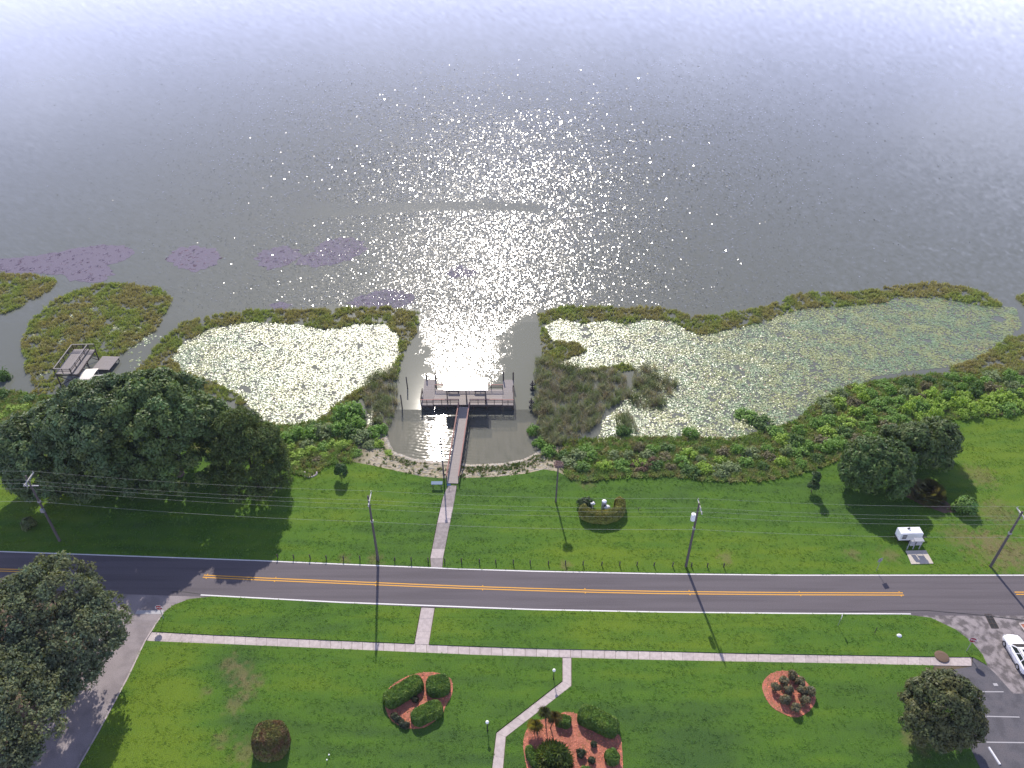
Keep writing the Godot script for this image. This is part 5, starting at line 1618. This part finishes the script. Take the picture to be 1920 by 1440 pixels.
# ---------------------------------------------------------------- stilt deck, float and boat
func make_stilt_deck() -> void:
	rng.seed = 810
	var t := thing("stilt_deck", "raised weathered deck on stilts in the water beyond the grove", "deck", g(142, 677, 1.45) * Vector3(1, 0, 1), deg_to_rad(2.0))
	var Y := 1.45
	var b := MB.new()
	boards(b, -1.75, 0.75, -3.5, 3.5, Y, false)
	part("deck_boards", b.mesh(), M.greywood, t).set_meta("kind", "stuff")
	var b2 := MB.new()
	boards(b2, 0.85, 1.8, -3.5, 3.5, Y - 0.12, false)
	part("side_boards", b2.mesh(), M.greywood, t).set_meta("kind", "stuff")
	var fm := MB.new()
	for x in [-1.7, 0.8, 1.75]: fm.beam(Vector3(x, Y - 0.22, -3.5), Vector3(x, Y - 0.22, 3.5), 0.1, 0.22)
	for z in [-3.4, -1.2, 1.2, 3.4]: fm.beam(Vector3(-1.8, Y - 0.36, z), Vector3(1.8, Y - 0.36, z), 0.1, 0.2)
	part("frame", fm.mesh(), M.darkwood, t)
	for z in [-3.4, 0.0, 3.4]:
		for x in [-1.7, 1.7]: pile(t, Vector3(x, 0, z), Y - 0.1, 0.11, "stilt")
	for z in [-3.4, 0.0, 3.4]:
		var m := MB.new()
		m.beam(Vector3(-1.7, Y - 0.4, z), Vector3(1.7, WATER + 0.1, z), 0.05, 0.12)
		m.beam(Vector3(1.7, Y - 0.4, z + 0.08), Vector3(-1.7, WATER + 0.1, z + 0.08), 0.05, 0.12)
		part("brace", m.mesh(), M.darkwood, t)
	rail(t, Vector3(-1.75, Y, 3.45), Vector3(-1.75, Y, -3.45), M.greywood, 1.7)
	rail(t, Vector3(-1.75, Y, -3.45), Vector3(1.8, Y, -3.45), M.greywood, 1.7)
	rail(t, Vector3(-1.75, Y, 3.45), Vector3(0.7, Y, 3.45), M.greywood, 1.2)
	rail(t, Vector3(0.78, Y, 3.45), Vector3(0.78, Y, -3.45), M.greywood, 1.7)
	var f := thing("low_platform", "low weathered plank platform beside the boat", "platform", g(198.5, 680.5, -0.2) * Vector3(1, 0, 1), deg_to_rad(-3.0))
	var k := 0.0
	for i in 13:
		var m := MB.new()
		m.box(Vector3(0, -0.2 + rng.randf_range(-0.008, 0.008), -1.75 + i * 0.29), Vector3(2.9, 0.05, 0.265))
		part("plank", m.mesh(), M.greywood, f)
	for x in [-1.3, 1.3]:
		for z in [-1.6, 1.6]: pile(f, Vector3(x, 0, z), -0.22, 0.09, "stilt")
	var jb := MB.new()
	for x in [-1.3, 1.3]: jb.beam(Vector3(x, -0.33, -1.8), Vector3(x, -0.33, 1.85), 0.08, 0.2)
	part("joist", jb.mesh(), M.darkwood, f)
	# boat
	var bt := thing("pontoon_boat", "small white boat with a cream canopy moored under the stilt deck", "boat", g(178, 702.5, 0.5) * Vector3(1, 0, 1) + Vector3(0, WATER, 0), deg_to_rad(2.0))
	var hull := MB.new()
	var st := [[-2.3, 1.0, 0.55], [-1.2, 1.12, 0.55], [0.6, 1.12, 0.58], [1.6, 0.85, 0.66], [2.2, 0.35, 0.74]]
	for i in st.size() - 1:
		var p0: Array = st[i]
		var p1: Array = st[i + 1]
		for sd in [-1.0, 1.0]:
			hull.quad(Vector3(p0[0], p0[2], p0[1] * sd), Vector3(p1[0], p1[2], p1[1] * sd), Vector3(p1[0] - 0.1, -0.15, p1[1] * 0.7 * sd), Vector3(p0[0], -0.15, p0[1] * 0.75 * sd))
			hull.quad(Vector3(p0[0], p0[2], p0[1] * sd), Vector3(p1[0], p1[2], p1[1] * sd), Vector3(p1[0], p1[2] - 0.02, (p1[1] - 0.16) * sd), Vector3(p0[0], p0[2] - 0.02, (p0[1] - 0.16) * sd))
	hull.quad(Vector3(-2.3, 0.55, -1.0), Vector3(-2.3, 0.55, 1.0), Vector3(-2.3, -0.15, 0.75), Vector3(-2.3, -0.15, -0.75))
	part("hull", hull.mesh(), M.white, bt)
	var fl := MB.new()
	fl.slab(PackedVector2Array([Vector2(-2.2, -0.9), Vector2(1.2, -0.9), Vector2(2.0, -0.3), Vector2(2.0, 0.3), Vector2(1.2, 0.9), Vector2(-2.2, 0.9)]), 0.25, 0.2)
	part("floor", fl.mesh(), M.tan, bt)
	for q in [[0.8, -0.55], [0.8, 0.55], [-0.9, 0.0]]:
		var se := MB.new()
		se.box(Vector3(q[0], 0.42, q[1]), Vector3(0.55, 0.34, 0.6))
		part("seat", se.mesh(), M.tan, bt)
	var cn := MB.new()
	for i in 8:
		var z0 := lerpf(-1.45, 1.45, i / 8.0)
		var z1 := lerpf(-1.45, 1.45, (i + 1) / 8.0)
		var h0 := 1.75 - 0.16 * pow(z0 / 1.45, 2.0)
		var h1 := 1.75 - 0.16 * pow(z1 / 1.45, 2.0)
		cn.quad(Vector3(-2.1, h0 - 0.08, z0), Vector3(0.1, h0, z0), Vector3(0.1, h1, z1), Vector3(-2.1, h1 - 0.08, z1))
		cn.quad(Vector3(-2.1, h0 - 0.11, z0), Vector3(-2.1, h1 - 0.11, z1), Vector3(0.1, h1 - 0.03, z1), Vector3(0.1, h0 - 0.03, z0))
	part("canopy", cn.mesh(), M.canvas, bt)
	for x in [-2.0, 0.0]:
		for z in [-1.0, 1.0]:
			var po := MB.new()
			po.tube(Vector3(x, 0.5, z), Vector3(x, 1.66, z * 1.05), 0.025, 0.025, 6)
			part("canopy_pole", po.mesh(), M.steel, bt)
	var lone := MB.new()
	lone.tube(Vector3(0, -1.5, 0), Vector3(-0.15, 1.5, 0), 0.08, 0.07, 7)
	solo("marker_stake", lone.mesh(), M.darkwood, "thin dark stake in the lily pads behind the stilt deck", "stake", g(163, 642, WATER))

# ---------------------------------------------------------------- utility poles and wires
func wire(label: String, pts: Array, r: float) -> void:
	var b := MB.new()
	for i in pts.size() - 1:
		var a: Vector3 = pts[i]
		var e: Vector3 = pts[i + 1]
		var n := 14
		var sag := a.distance_to(e) * 0.012
		var prev := a
		for k in n:
			var t := (k + 1.0) / n
			var q := a.lerp(e, t) - Vector3(0, sag * 4.0 * t * (1.0 - t), 0)
			b.tube(prev, q, r, r, 5, false)
			prev = q
	solo("power_line", b.mesh(), M.wire, label, "power line", Vector3.ZERO, "overhead lines along the road")
func utility_pole(label: String, base: Vector3, h: float, lean: Vector3, extra: String) -> Node3D:
	var t := thing("utility_pole", label, "utility pole", base, 0.0, "utility poles along the road")
	var b := MB.new()
	b.tube(Vector3(0, -0.3, 0), lean + Vector3(0, h, 0), 0.17, 0.11, 10)
	part("post", b.mesh(), M.pole, t)
	var top := lean + Vector3(0, h - 0.55, 0)
	var arm := MB.new()
	arm.box(top + Vector3(0.15, 0, 0), Vector3(0.1, 0.13, 2.3))
	part("crossarm", arm.mesh(), M.paleWood, t)
	for z in [-1.05, 0.45, 1.05]:
		var i := MB.new()
		i.tube(top + Vector3(0.15, 0.06, z), top + Vector3(0.15, 0.3, z), 0.05, 0.035, 7)
		part("insulator", i.mesh(), M.steel, t)
	for z in [-0.6, 0.6]:
		var br := MB.new()
		br.beam(top + Vector3(0.13, -0.05, z), top + Vector3(0.08, -0.65, 0), 0.03, 0.04)
		part("brace", br.mesh(), M.steel, t)
	var cl := MB.new()
	cl.box(lean * 0.6 + Vector3(0, h * 0.62, 0), Vector3(0.28, 0.25, 0.28))
	part("cable_bracket", cl.mesh(), M.steel, t)
	if extra == "transformer":
		var tr := MB.new()
		tr.tube(lean * 0.85 + Vector3(-0.42, h - 2.5, 0.15), lean * 0.85 + Vector3(-0.42, h - 1.55, 0.15), 0.26, 0.26, 14)
		tr.tube(lean * 0.85 + Vector3(-0.42, h - 1.55, 0.15), lean * 0.85 + Vector3(-0.42, h - 1.3, 0.15), 0.06, 0.05, 8)
		part("transformer", tr.mesh(), M.white, t)
	if extra == "gear":
		var a2 := MB.new()
		a2.box(lean * 0.8 + Vector3(0.1, h - 1.6, 0), Vector3(1.6, 0.1, 0.1))
		a2.box(lean * 0.8 + Vector3(-0.2, h - 1.2, 0.3), Vector3(0.15, 0.6, 0.15))
		part("switch_gear", a2.mesh(), M.steel, t)
		var bx := MB.new()
		bx.box(lean * 0.5 + Vector3(0, h * 0.5, 0.2), Vector3(0.4, 0.5, 0.3))
		part("meter_box", bx.mesh(), M.steel, t)
	return t
func make_poles() -> void:
	var P := [g(112, 1014), g(709, 1050), g(1286, 1062), g(1857, 1062)]
	var hs := [11.0, 10.8, 10.6, 9.3]
	var names := ["old grey utility pole with two crossarms in front of the grove", "dark utility pole with pale crossarm beside the lake walkway", "dark utility pole carrying a white transformer", "leaning grey utility pole opposite the car park entrance"]
	var ex := ["gear", "", "transformer", ""]
	var leans := [Vector3(-0.15, 0, 0), Vector3(-0.05, 0, 0), Vector3(0.1, 0, 0), Vector3(0.25, 0, 0)]
	for i in 4: utility_pole(names[i], P[i], hs[i], leans[i], ex[i])
	for w in [[-1.05, 0.3 - 0.55, "conductor on the lake side end of the crossarms"], [0.45, 0.3 - 0.55, "middle conductor on the crossarms"], [1.05, 0.3 - 0.55, "conductor on the road side end of the crossarms"], [0.2, -1.9, "neutral wire below the crossarms"], [0.18, -4.0, "lowest communication cable between the utility poles"]]:
		var pts := [P[0] + Vector3(-45, hs[0] + w[1], w[0] - 2.0)]
		for i in 4: pts.append(P[i] + leans[i] + Vector3(0.15, hs[i] + w[1], w[0]))
		pts.append(P[3] + Vector3(40, hs[3] + w[1], w[0] + 0.5))
		wire(w[2], pts, 0.007 if w[1] > -3.0 else 0.010)
	var gy := MB.new()
	gy.tube(g(57, 992), P[0] + Vector3(-45, 9, 4), 0.02, 0.02, 5)
	# lamp pole by the walkway
	var L := thing("lamp_pole", "tall dark lamp pole with a side arm beside the boardwalk", "lamp pole", g(832, 891))
	var b := MB.new()
	b.tube(Vector3(0, -0.3, 0), Vector3(-0.1, 6.9, 0), 0.12, 0.08, 9)
	part("post", b.mesh(), M.pole, L)
	var ar := MB.new()
	ar.tube(Vector3(-0.1, 6.6, 0), Vector3(1.5, 6.75, -0.2), 0.035, 0.03, 6)
	part("arm", ar.mesh(), M.steel, L)
	var hd := MB.new()
	hd.box(Vector3(-0.12, 6.98, 0), Vector3(0.32, 0.2, 0.3))
	part("lamp_head", hd.mesh(), M.white, L)
	# pole with a nest
	var N := thing("nest_pole", "thin wooden pole topped with a round twiggy brown nest", "pole", g(1042, 941))
	var nb := MB.new()
	nb.tube(Vector3(0, -0.3, 0), Vector3(0.12, 6.4, -0.1), 0.12, 0.09, 9)
	part("post", nb.mesh(), M.pole, N)
	rng.seed = 830
	var st := MB.new()
	st.box(Vector3.ZERO, Vector3(0.5, 0.025, 0.025))
	var xf := []
	var cols := []
	for i in 340:
		var a := rng.randf() * TAU
		var r := sqrt(rng.randf()) * 0.52
		xf.append(Transform3D(Basis(Vector3.UP, a + PI / 2 + rng.randfn() * 0.5) * Basis(Vector3.FORWARD, rng.randfn() * 0.25), Vector3(0.12 + cos(a) * r, 6.35 + rng.randf() * 0.35, -0.1 + sin(a) * r)))
		cols.append(vary(Color(0.22, 0.15, 0.13), 0.4))
	baked("nest", st.mesh(), M.matte, xf, cols, N)

# ---------------------------------------------------------------- small things
func lettering(text: String, h: float, material: Material, parent: Node3D, at: Vector3) -> void:
	var tm := TextMesh.new()
	var f := SystemFont.new()
	f.font_names = PackedStringArray(["Droid Sans"])
	f.font_weight = 700
	tm.font = f
	tm.text = text
	tm.font_size = 64
	tm.pixel_size = h / 48.0
	tm.depth = 0.004
	part("lettering", tm, material, parent, at)
func octagon(r: float) -> PackedVector2Array:
	var p := PackedVector2Array()
	for i in 8: p.append(Vector2(cos(TAU * (i + 0.5) / 8.0), sin(TAU * (i + 0.5) / 8.0)) * r)
	return p
func face(poly: PackedVector2Array, z: float, thick: float) -> Mesh:
	var b := MB.new()
	var m := Vector2.ZERO
	for i in poly.size():
		var a := poly[i]
		var e := poly[(i + 1) % poly.size()]
		b.tri(Vector3(0, 0, z), Vector3(e.x, e.y, z), Vector3(a.x, a.y, z))
		b.tri(Vector3(0, 0, z - thick), Vector3(a.x, a.y, z - thick), Vector3(e.x, e.y, z - thick))
		b.quad(Vector3(a.x, a.y, z), Vector3(e.x, e.y, z), Vector3(e.x, e.y, z - thick), Vector3(a.x, a.y, z - thick))
	return b.mesh()
func stop_sign(label: String, base: Vector3, turn: float) -> void:
	var t := thing("stop_sign", label, "stop sign", base, turn)
	var b := MB.new()
	b.box(Vector3(0, 0.95, 0), Vector3(0.06, 2.1, 0.05))
	part("post", b.mesh(), M.steel, t)
	var p := Node3D.new()
	part("border", face(octagon(0.41), 0.036, 0.004), M.white, t, Vector3(0, 2.0, 0))
	part("panel", face(octagon(0.375), 0.041, 0.004), M.red, t, Vector3(0, 2.0, 0))
	lettering("STOP", 0.25, M.white, t, Vector3(0, 2.0, 0.044))
	p.free()
func make_small_things() -> void:
	rng.seed = 900
	# fence of short posts along the road
	var xs := [521, 551, 582, 612, 644, 675, 706, 740, 771, 803, 834, 865, 899, 930, 962, 994, 1028, 1060, 1093, 1128, 1162, 1194, 1226, 1261, 1296, 1326, 1357]
	var pm := []
	for k in 3:
		var b := MB.new()
		b.tube(Vector3(0, -0.2, 0), Vector3([0.0, 0.03, -0.03][k], [0.66, 0.6, 0.7][k], 0.02), 0.075, 0.07, 8)
		pm.append(b.mesh())
	for i in xs.size():
		var x: float = xs[i]
		var y := lerpf(1046.0, 1058.0, clampf((x - 521.0) / 500.0, 0, 1)) + clampf((x - 1021.0) / 336.0, 0, 1) * 5.0
		var nth: int = 10 - i if i < 10 else i - 9
		var side := "grove" if i < 10 else "transformer pole"
		var o := solo("bollard", pm[i % 3], M.darkwood, "%s short wooden bollard from the lake walkway towards the %s" % [["first", "second", "third", "fourth", "fifth", "sixth", "seventh", "eighth", "ninth", "tenth", "eleventh", "twelfth", "thirteenth", "fourteenth", "fifteenth", "sixteenth", "seventeenth"][nth - 1], side], "bollard", g(x, y), "wooden bollards along the road")
		o.rotation.y = rng.randf() * TAU
	# stop signs
	stop_sign("red stop sign at the mouth of the side driveway", g(307, 1160), 0.05)
	stop_sign("red stop sign at the car park entrance", g(1812, 1221), -0.3)
	# other road signs
	var s1 := thing("road_sign", "square grey backed road sign on the lake side verge", "road sign", g(1643, 1070), 0.3)
	var b1 := MB.new()
	b1.box(Vector3(0, 1.0, 0), Vector3(0.05, 2.2, 0.05))
	part("post", b1.mesh(), M.steel, s1)
	var q1 := MB.new()
	q1.box(Vector3(0, 1.85, -0.04), Vector3(0.62, 0.62, 0.01))
	part("panel", q1.mesh(), M.steel, s1)
	var s2 := thing("verge_sign", "small white sign on a thin post in the verge lawn", "road sign", g(1571, 1173), 1.2)
	var b2 := MB.new()
	b2.box(Vector3(0, 0.85, 0), Vector3(0.045, 1.9, 0.04))
	part("post", b2.mesh(), M.steel, s2)
	var q2 := MB.new()
	q2.box(Vector3(0, 1.65, 0.03), Vector3(0.42, 0.55, 0.01))
	part("panel", q2.mesh(), M.white, s2)
	var s3 := MB.new()
	s3.box(Vector3(0, 0.45, 0), Vector3(0.05, 1.1, 0.05))
	solo("marker_stake", s3.mesh(), M.darkwood, "thin dark stake in the verge lawn beside the small white sign", "stake", g(1640, 1187))
	var wb := MB.new()
	wb.ball(Vector3(0, 0, 0), Vector3(0.28, 0.2, 0.22), 7, 12, 0.0, 0.5)
	solo("valve_cover", wb.mesh(), M.white, "white domed valve cover in the verge lawn", "valve cover", g(1686, 1192))
	for q in [[617.5, 1417.5, "upper white garden light peg in the lawn beside the rounded bush"], [613.5, 1427, "lower white garden light peg in the lawn beside the rounded bush"]]:
		var pg := thing("garden_peg", q[2], "garden peg", g(q[0], q[1]), 0.0, "white pegs in the lawn")
		var a := MB.new()
		a.tube(Vector3(0, -0.05, 0), Vector3(0, 0.2, 0), 0.02, 0.02, 6)
		part("stem", a.mesh(), M.black, pg)
		var e := MB.new()
		e.ball(Vector3(0, 0.24, 0), Vector3(0.08, 0.06, 0.08), 6, 10)
		part("cap", e.mesh(), M.white, pg)
	# globe lamps
	for q in [[1038, 1273, "white globe lamp post beside the bend of the garden path"], [914, 1370, "white globe lamp post in the lawn left of the lower garden path"]]:
		var t := thing("globe_lamp", q[2], "garden lamp", g(q[0], q[1]), 0.0, "globe lamps along the garden path")
		var a := MB.new()
		a.tube(Vector3(0, -0.05, 0), Vector3(0, 1.38, 0), 0.045, 0.035, 8)
		a.tube(Vector3(0, 0.0, 0), Vector3(0, 0.2, 0), 0.09, 0.05, 8)
		part("post", a.mesh(), M.black, t)
		var e := MB.new()
		e.ball(Vector3(0, 1.54, 0), Vector3(0.17, 0.17, 0.17), 10, 16)
		part("globe", e.mesh(), M.globe, t)
	# blue bench and notice board by the boardwalk
	var bn := thing("blue_bench", "picnic bench with blue sky glare painted on its top on the grass beside the boardwalk", "bench", g(819.5, 914))
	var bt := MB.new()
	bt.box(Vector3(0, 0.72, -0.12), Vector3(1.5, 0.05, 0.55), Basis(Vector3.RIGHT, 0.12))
	part("top", bt.mesh(), M.blue, bn)  # sky glare on the top is put into its blue colour
	for x in [-0.55, 0.55]:
		var a := MB.new()
		a.box(Vector3(x, 0.34, -0.1), Vector3(0.09, 0.72, 0.12))
		part("leg", a.mesh(), M.darkwood, bn)
	var nt := thing("small_sign", "small blue grey notice panel at the start of the boardwalk", "notice", g(842, 914.5, 0.0))
	var a3 := MB.new()
	a3.box(Vector3(0, 0.28, 0), Vector3(0.05, 0.6, 0.05))
	part("post", a3.mesh(), M.darkwood, nt)
	var e3 := MB.new()
	e3.box(Vector3(0, 0.6, 0.05), Vector3(0.5, 0.3, 0.03), Basis(Vector3.RIGHT, -0.8))
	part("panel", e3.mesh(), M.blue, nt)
	# pump inside the crescent hedge
	var pu := thing("pump_cabinet", "grey pump cabinet with a pale cap inside the crescent hedge", "pump", g(1131.5, 956))
	var c1 := MB.new()
	c1.tube(Vector3(0, 0, 0), Vector3(0, 1.55, 0), 0.33, 0.30, 12)
	part("cabinet", c1.mesh(), M.greymetal, pu)
	var c2 := MB.new()
	c2.ball(Vector3(0, 1.55, 0), Vector3(0.31, 0.2, 0.31), 5, 12, 0.0, 0.5)
	part("cap", c2.mesh(), M.white, pu)
	var c3 := MB.new()
	c3.box(Vector3(0.08, 1.0, 0.31), Vector3(0.2, 0.5, 0.06))
	part("door", c3.mesh(), M.darkwood, pu)
	var bo := MB.new()
	bo.ball(Vector3(0, 0.75, 0), Vector3(0.42, 0.3, 0.36), 8, 14)
	bo.tube(Vector3(0, 0, 0), Vector3(0, 0.7, 0), 0.2, 0.2, 10)
	solo("white_tank", bo.mesh(), M.white, "white rounded tank next to the grey pump cabinet", "tank", g(1137.5, 959))
	var hy := thing("white_valve", "white valve fitting at the left end inside the crescent hedge", "valve", g(1110, 957))
	var h1 := MB.new()
	h1.tube(Vector3(0, 0, 0), Vector3(0, 1.3, 0), 0.1, 0.1, 9)
	part("pipe", h1.mesh(), M.white, hy)
	var h2 := MB.new()
	h2.tube(Vector3(-0.25, 1.25, 0), Vector3(0.3, 1.25, 0.1), 0.12, 0.12, 9)
	h2.box(Vector3(0.1, 1.42, 0), Vector3(0.2, 0.12, 0.2))
	part("valve_head", h2.mesh(), M.white, hy)
	# generator, switch panel, slab
	var ge := thing("generator_trailer", "white box generator on a trailer frame on the lake lawn", "generator", g(1700, 1011.5), deg_to_rad(1.5))
	var g1 := MB.new()
	g1.box(Vector3(0, 1.05, 0), Vector3(2.75, 1.1, 1.15))
	part("housing", g1.mesh(), M.white, ge)
	var g2b := MB.new()
	g2b.box(Vector3(0, 1.625, 0), Vector3(2.6, 0.05, 1.0))
	part("roof_panel", g2b.mesh(), M.white, ge)
	var g3 := MB.new()
	g3.box(Vector3(-0.85, 1.1, 0.585), Vector3(0.55, 0.7, 0.03))
	part("louvre", g3.mesh(), M.greymetal, ge)
	for i in 3:
		var g4 := MB.new()
		g4.box(Vector3(-0.85, 0.85 + i * 0.25, 0.61), Vector3(0.5, 0.1, 0.03))
		part("slat", g4.mesh(), M.darkwood, ge)
	var g5 := MB.new()
	g5.tube(Vector3(-0.25, 1.62, -0.25), Vector3(-0.05, 1.85, -0.2), 0.09, 0.09, 8)
	part("exhaust", g5.mesh(), M.black, ge)
	var g6 := MB.new()
	g6.box(Vector3(0, 0.42, 0), Vector3(2.9, 0.14, 1.1))
	g6.beam(Vector3(1.4, 0.42, 0.3), Vector3(2.3, 0.42, 0), 0.08, 0.08)
	g6.beam(Vector3(1.4, 0.42, -0.3), Vector3(2.3, 0.42, 0), 0.08, 0.08)
	part("trailer_frame", g6.mesh(), M.black, ge)
	for z in [-0.55, 0.55]:
		var w := MB.new()
		w.tube(Vector3(0.1, 0.3, z - 0.08), Vector3(0.1, 0.3, z + 0.08), 0.3, 0.3, 14)
		part("wheel", w.mesh(), M.black, ge)
	var sl := MB.new()
	sl.slab(gp([[1698, 1033], [1736, 1032.5], [1750, 1057], [1708.5, 1058]]), 0.07, -0.1)
	struct("concrete_pad", sl.mesh(), M.pad_concrete, "square pale concrete pad in front of the generator", "concrete pad")
	var pn := thing("switch_panel", "grey electrical switch panel rack behind the concrete pad", "switch panel", g(1711, 1030))
	for x in [-0.7, 0.0, 0.75]:
		var a := MB.new()
		a.box(Vector3(x, 0.8, 0), Vector3(0.07, 1.7, 0.07))
		part("leg", a.mesh(), M.greymetal, pn)
	for q in [[-0.42, 1.25, 0.5, 0.75], [0.35, 1.3, 0.7, 0.65]]:
		var a := MB.new()
		a.box(Vector3(q[0], q[1], 0.08), Vector3(q[2], q[3], 0.28))
		part("cabinet", a.mesh(), M.greymetal, pn)
	var a4 := MB.new()
	a4.box(Vector3(0.25, 1.72, 0.0), Vector3(1.15, 0.05, 0.6))
	part("rain_hood", a4.mesh(), M.steel, pn)
	# small bits on the lawn
	var tw := MB.new()
	tw.box(Vector3(0, 0.25, 0), Vector3(0.06, 0.5, 0.06))
	tw.box(Vector3(0.12, 0.48, 0), Vector3(0.3, 0.05, 0.05))
	solo("sprinkler_post", tw.mesh(), M.darkwood, "tiny dark sprinkler post in the lawn right of the crescent hedge", "sprinkler", g(1197, 957))

# ---------------------------------------------------------------- the white car
func make_car() -> void:
	# nose towards the road (-z); origin on the ground in the middle
	var t := thing("parked_car", "white estate car standing in the car park entrance", "car", g(1910, 1231.8) + Vector3(0, -0.045, 0), deg_to_rad(-1.0))
	var b := MB.new()
	# stations along z: z, half width, sill y, shoulder y, top crown
	var st := [[-2.35, 0.62, 0.42, 0.66], [-2.22, 0.80, 0.28, 0.74], [-1.9, 0.90, 0.25, 0.84], [-1.0, 0.93, 0.25, 0.95], [0.0, 0.94, 0.25, 0.98], [1.4, 0.94, 0.26, 1.0], [2.1, 0.90, 0.28, 0.99], [2.32, 0.82, 0.36, 0.92]]
	var ring := func(s: Array) -> Array:
		var w: float = s[1]
		return [Vector3(-w * 0.94, s[2], s[0]), Vector3(-w, s[2] + 0.2, s[0]), Vector3(-w, s[3] - 0.12, s[0]), Vector3(-w * 0.93, s[3], s[0]), Vector3(-w * 0.45, s[3] + 0.05, s[0]), Vector3(0, s[3] + 0.065, s[0]), Vector3(w * 0.45, s[3] + 0.05, s[0]), Vector3(w * 0.93, s[3], s[0]), Vector3(w, s[3] - 0.12, s[0]), Vector3(w, s[2] + 0.2, s[0]), Vector3(w * 0.94, s[2], s[0])]
	for i in st.size() - 1:
		var r0: Array = ring.call(st[i])
		var r1: Array = ring.call(st[i + 1])
		for j in 10: b.quad(r0[j], r0[j + 1], r1[j + 1], r1[j])
	for e in [0, st.size() - 1]:
		var r: Array = ring.call(st[e])
		for j in 10: b.tri(Vector3(0, 0.55, st[e][0]), r[j], r[j + 1])
	part("body", b.mesh(), M.carpaint, t)
	# greenhouse
	var c := MB.new()
	var lo := [[-0.95, 0.80], [-0.35, 0.84], [1.9, 0.84], [2.2, 0.76]]
	var base := [Vector3(-0.82, 0.98, -1.0), Vector3(0.82, 0.98, -1.0), Vector3(0.82, 1.0, 2.2), Vector3(-0.82, 1.0, 2.2)]
	var rf := [Vector3(-0.62, 1.5, -0.15), Vector3(0.62, 1.5, -0.15), Vector3(0.62, 1.5, 1.85), Vector3(-0.62, 1.5, 1.85)]
	for i in 4: c.quad(base[i], base[(i + 1) % 4], rf[(i + 1) % 4], rf[i])
	var rc := [Vector3(-0.3, 1.55, -0.05), Vector3(0.3, 1.55, -0.05), Vector3(0.3, 1.55, 1.75), Vector3(-0.3, 1.55, 1.75)]
	for i in 4: c.quad(rf[i], rf[(i + 1) % 4], rc[(i + 1) % 4], rc[i])
	c.quad(rc[0], rc[1], rc[2], rc[3])
	part("cabin", c.mesh(), M.carpaint, t)
	var pane := func(a: Vector3, e: Vector3, f: Vector3, h: Vector3, u0: float, u1: float, v0: float, v1: float, out: Vector3, called: String) -> void:
		var m := MB.new()
		var p := func(u: float, v: float) -> Vector3: return a.lerp(e, u).lerp(h.lerp(f, u), v) + out
		m.quad(p.call(u0, v0), p.call(u1, v0), p.call(u1, v1), p.call(u0, v1))
		part(called, m.mesh(), M.glass, t)
	pane.call(base[0], base[1], rf[1], rf[0], 0.05, 0.95, 0.08, 0.92, Vector3(0, 0.008, -0.008), "windscreen")
	pane.call(base[2], base[3], rf[3], rf[2], 0.08, 0.92, 0.2, 0.9, Vector3(0, 0.006, 0.01), "rear_window")
	for u in [[0.06, 0.36], [0.40, 0.68], [0.72, 0.95]]:
		pane.call(base[3], base[0], rf[0], rf[3], 1.0 - u[1], 1.0 - u[0], 0.12, 0.88, Vector3(-0.01, 0.004, 0), "side_window")
		pane.call(base[1], base[2], rf[2], rf[1], u[0], u[1], 0.12, 0.88, Vector3(0.01, 0.004, 0), "side_window")
	var sr := MB.new()
	sr.box(Vector3(0, 1.556, 0.4), Vector3(0.56, 0.012, 0.55))
	part("sunroof", sr.mesh(), M.glass, t)
	for x in [-0.58, 0.58]:
		var m := MB.new()
		m.beam(Vector3(x, 1.56, 0.0), Vector3(x, 1.56, 1.75), 0.04, 0.05)
		part("roof_rail", m.mesh(), M.steel, t)
	for x in [-0.86, 0.86]:
		for z in [-1.42, 1.38]:
			var w := Node3D.new()
			w.name = "wheel"
			t.add_child(w, true)
			w.position = Vector3(x, 0.33, z)
			var ty := MB.new()
			ty.tube(Vector3(-0.11, 0, 0), Vector3(0.11, 0, 0), 0.33, 0.33, 18)
			part("tyre", ty.mesh(), M.black, w)
			var ri := MB.new()
			ri.tube(Vector3(-0.12, 0, 0), Vector3(0.12, 0, 0), 0.2, 0.2, 12)
			part("rim", ri.mesh(), M.steel, w)
	for x in [-0.62, 0.62]:
		var h := MB.new()
		h.box(Vector3(x, 0.66, -2.24), Vector3(0.34, 0.14, 0.14))
		part("headlight", h.mesh(), M.steel, t)
		var k := MB.new()
		k.box(Vector3(x * 1.2, 0.82, 2.28), Vector3(0.2, 0.28, 0.1))
		part("tail_light", k.mesh(), M.red, t)
		var mi := MB.new()
		mi.box(Vector3(x * 1.66, 1.05, -0.75), Vector3(0.2, 0.15, 0.1))
		part("door_mirror", mi.mesh(), M.carpaint, t)
	var gr := MB.new()
	gr.box(Vector3(0, 0.56, -2.34), Vector3(0.7, 0.16, 0.06))
	part("grille", gr.mesh(), M.black, t)
	for sd in [-0.945, 0.945]:
		var sk := MB.new()
		sk.box(Vector3(sd, 0.34, 0), Vector3(0.03, 0.16, 2.1))
		part("side_skirt", sk.mesh(), M.greymetal, t)
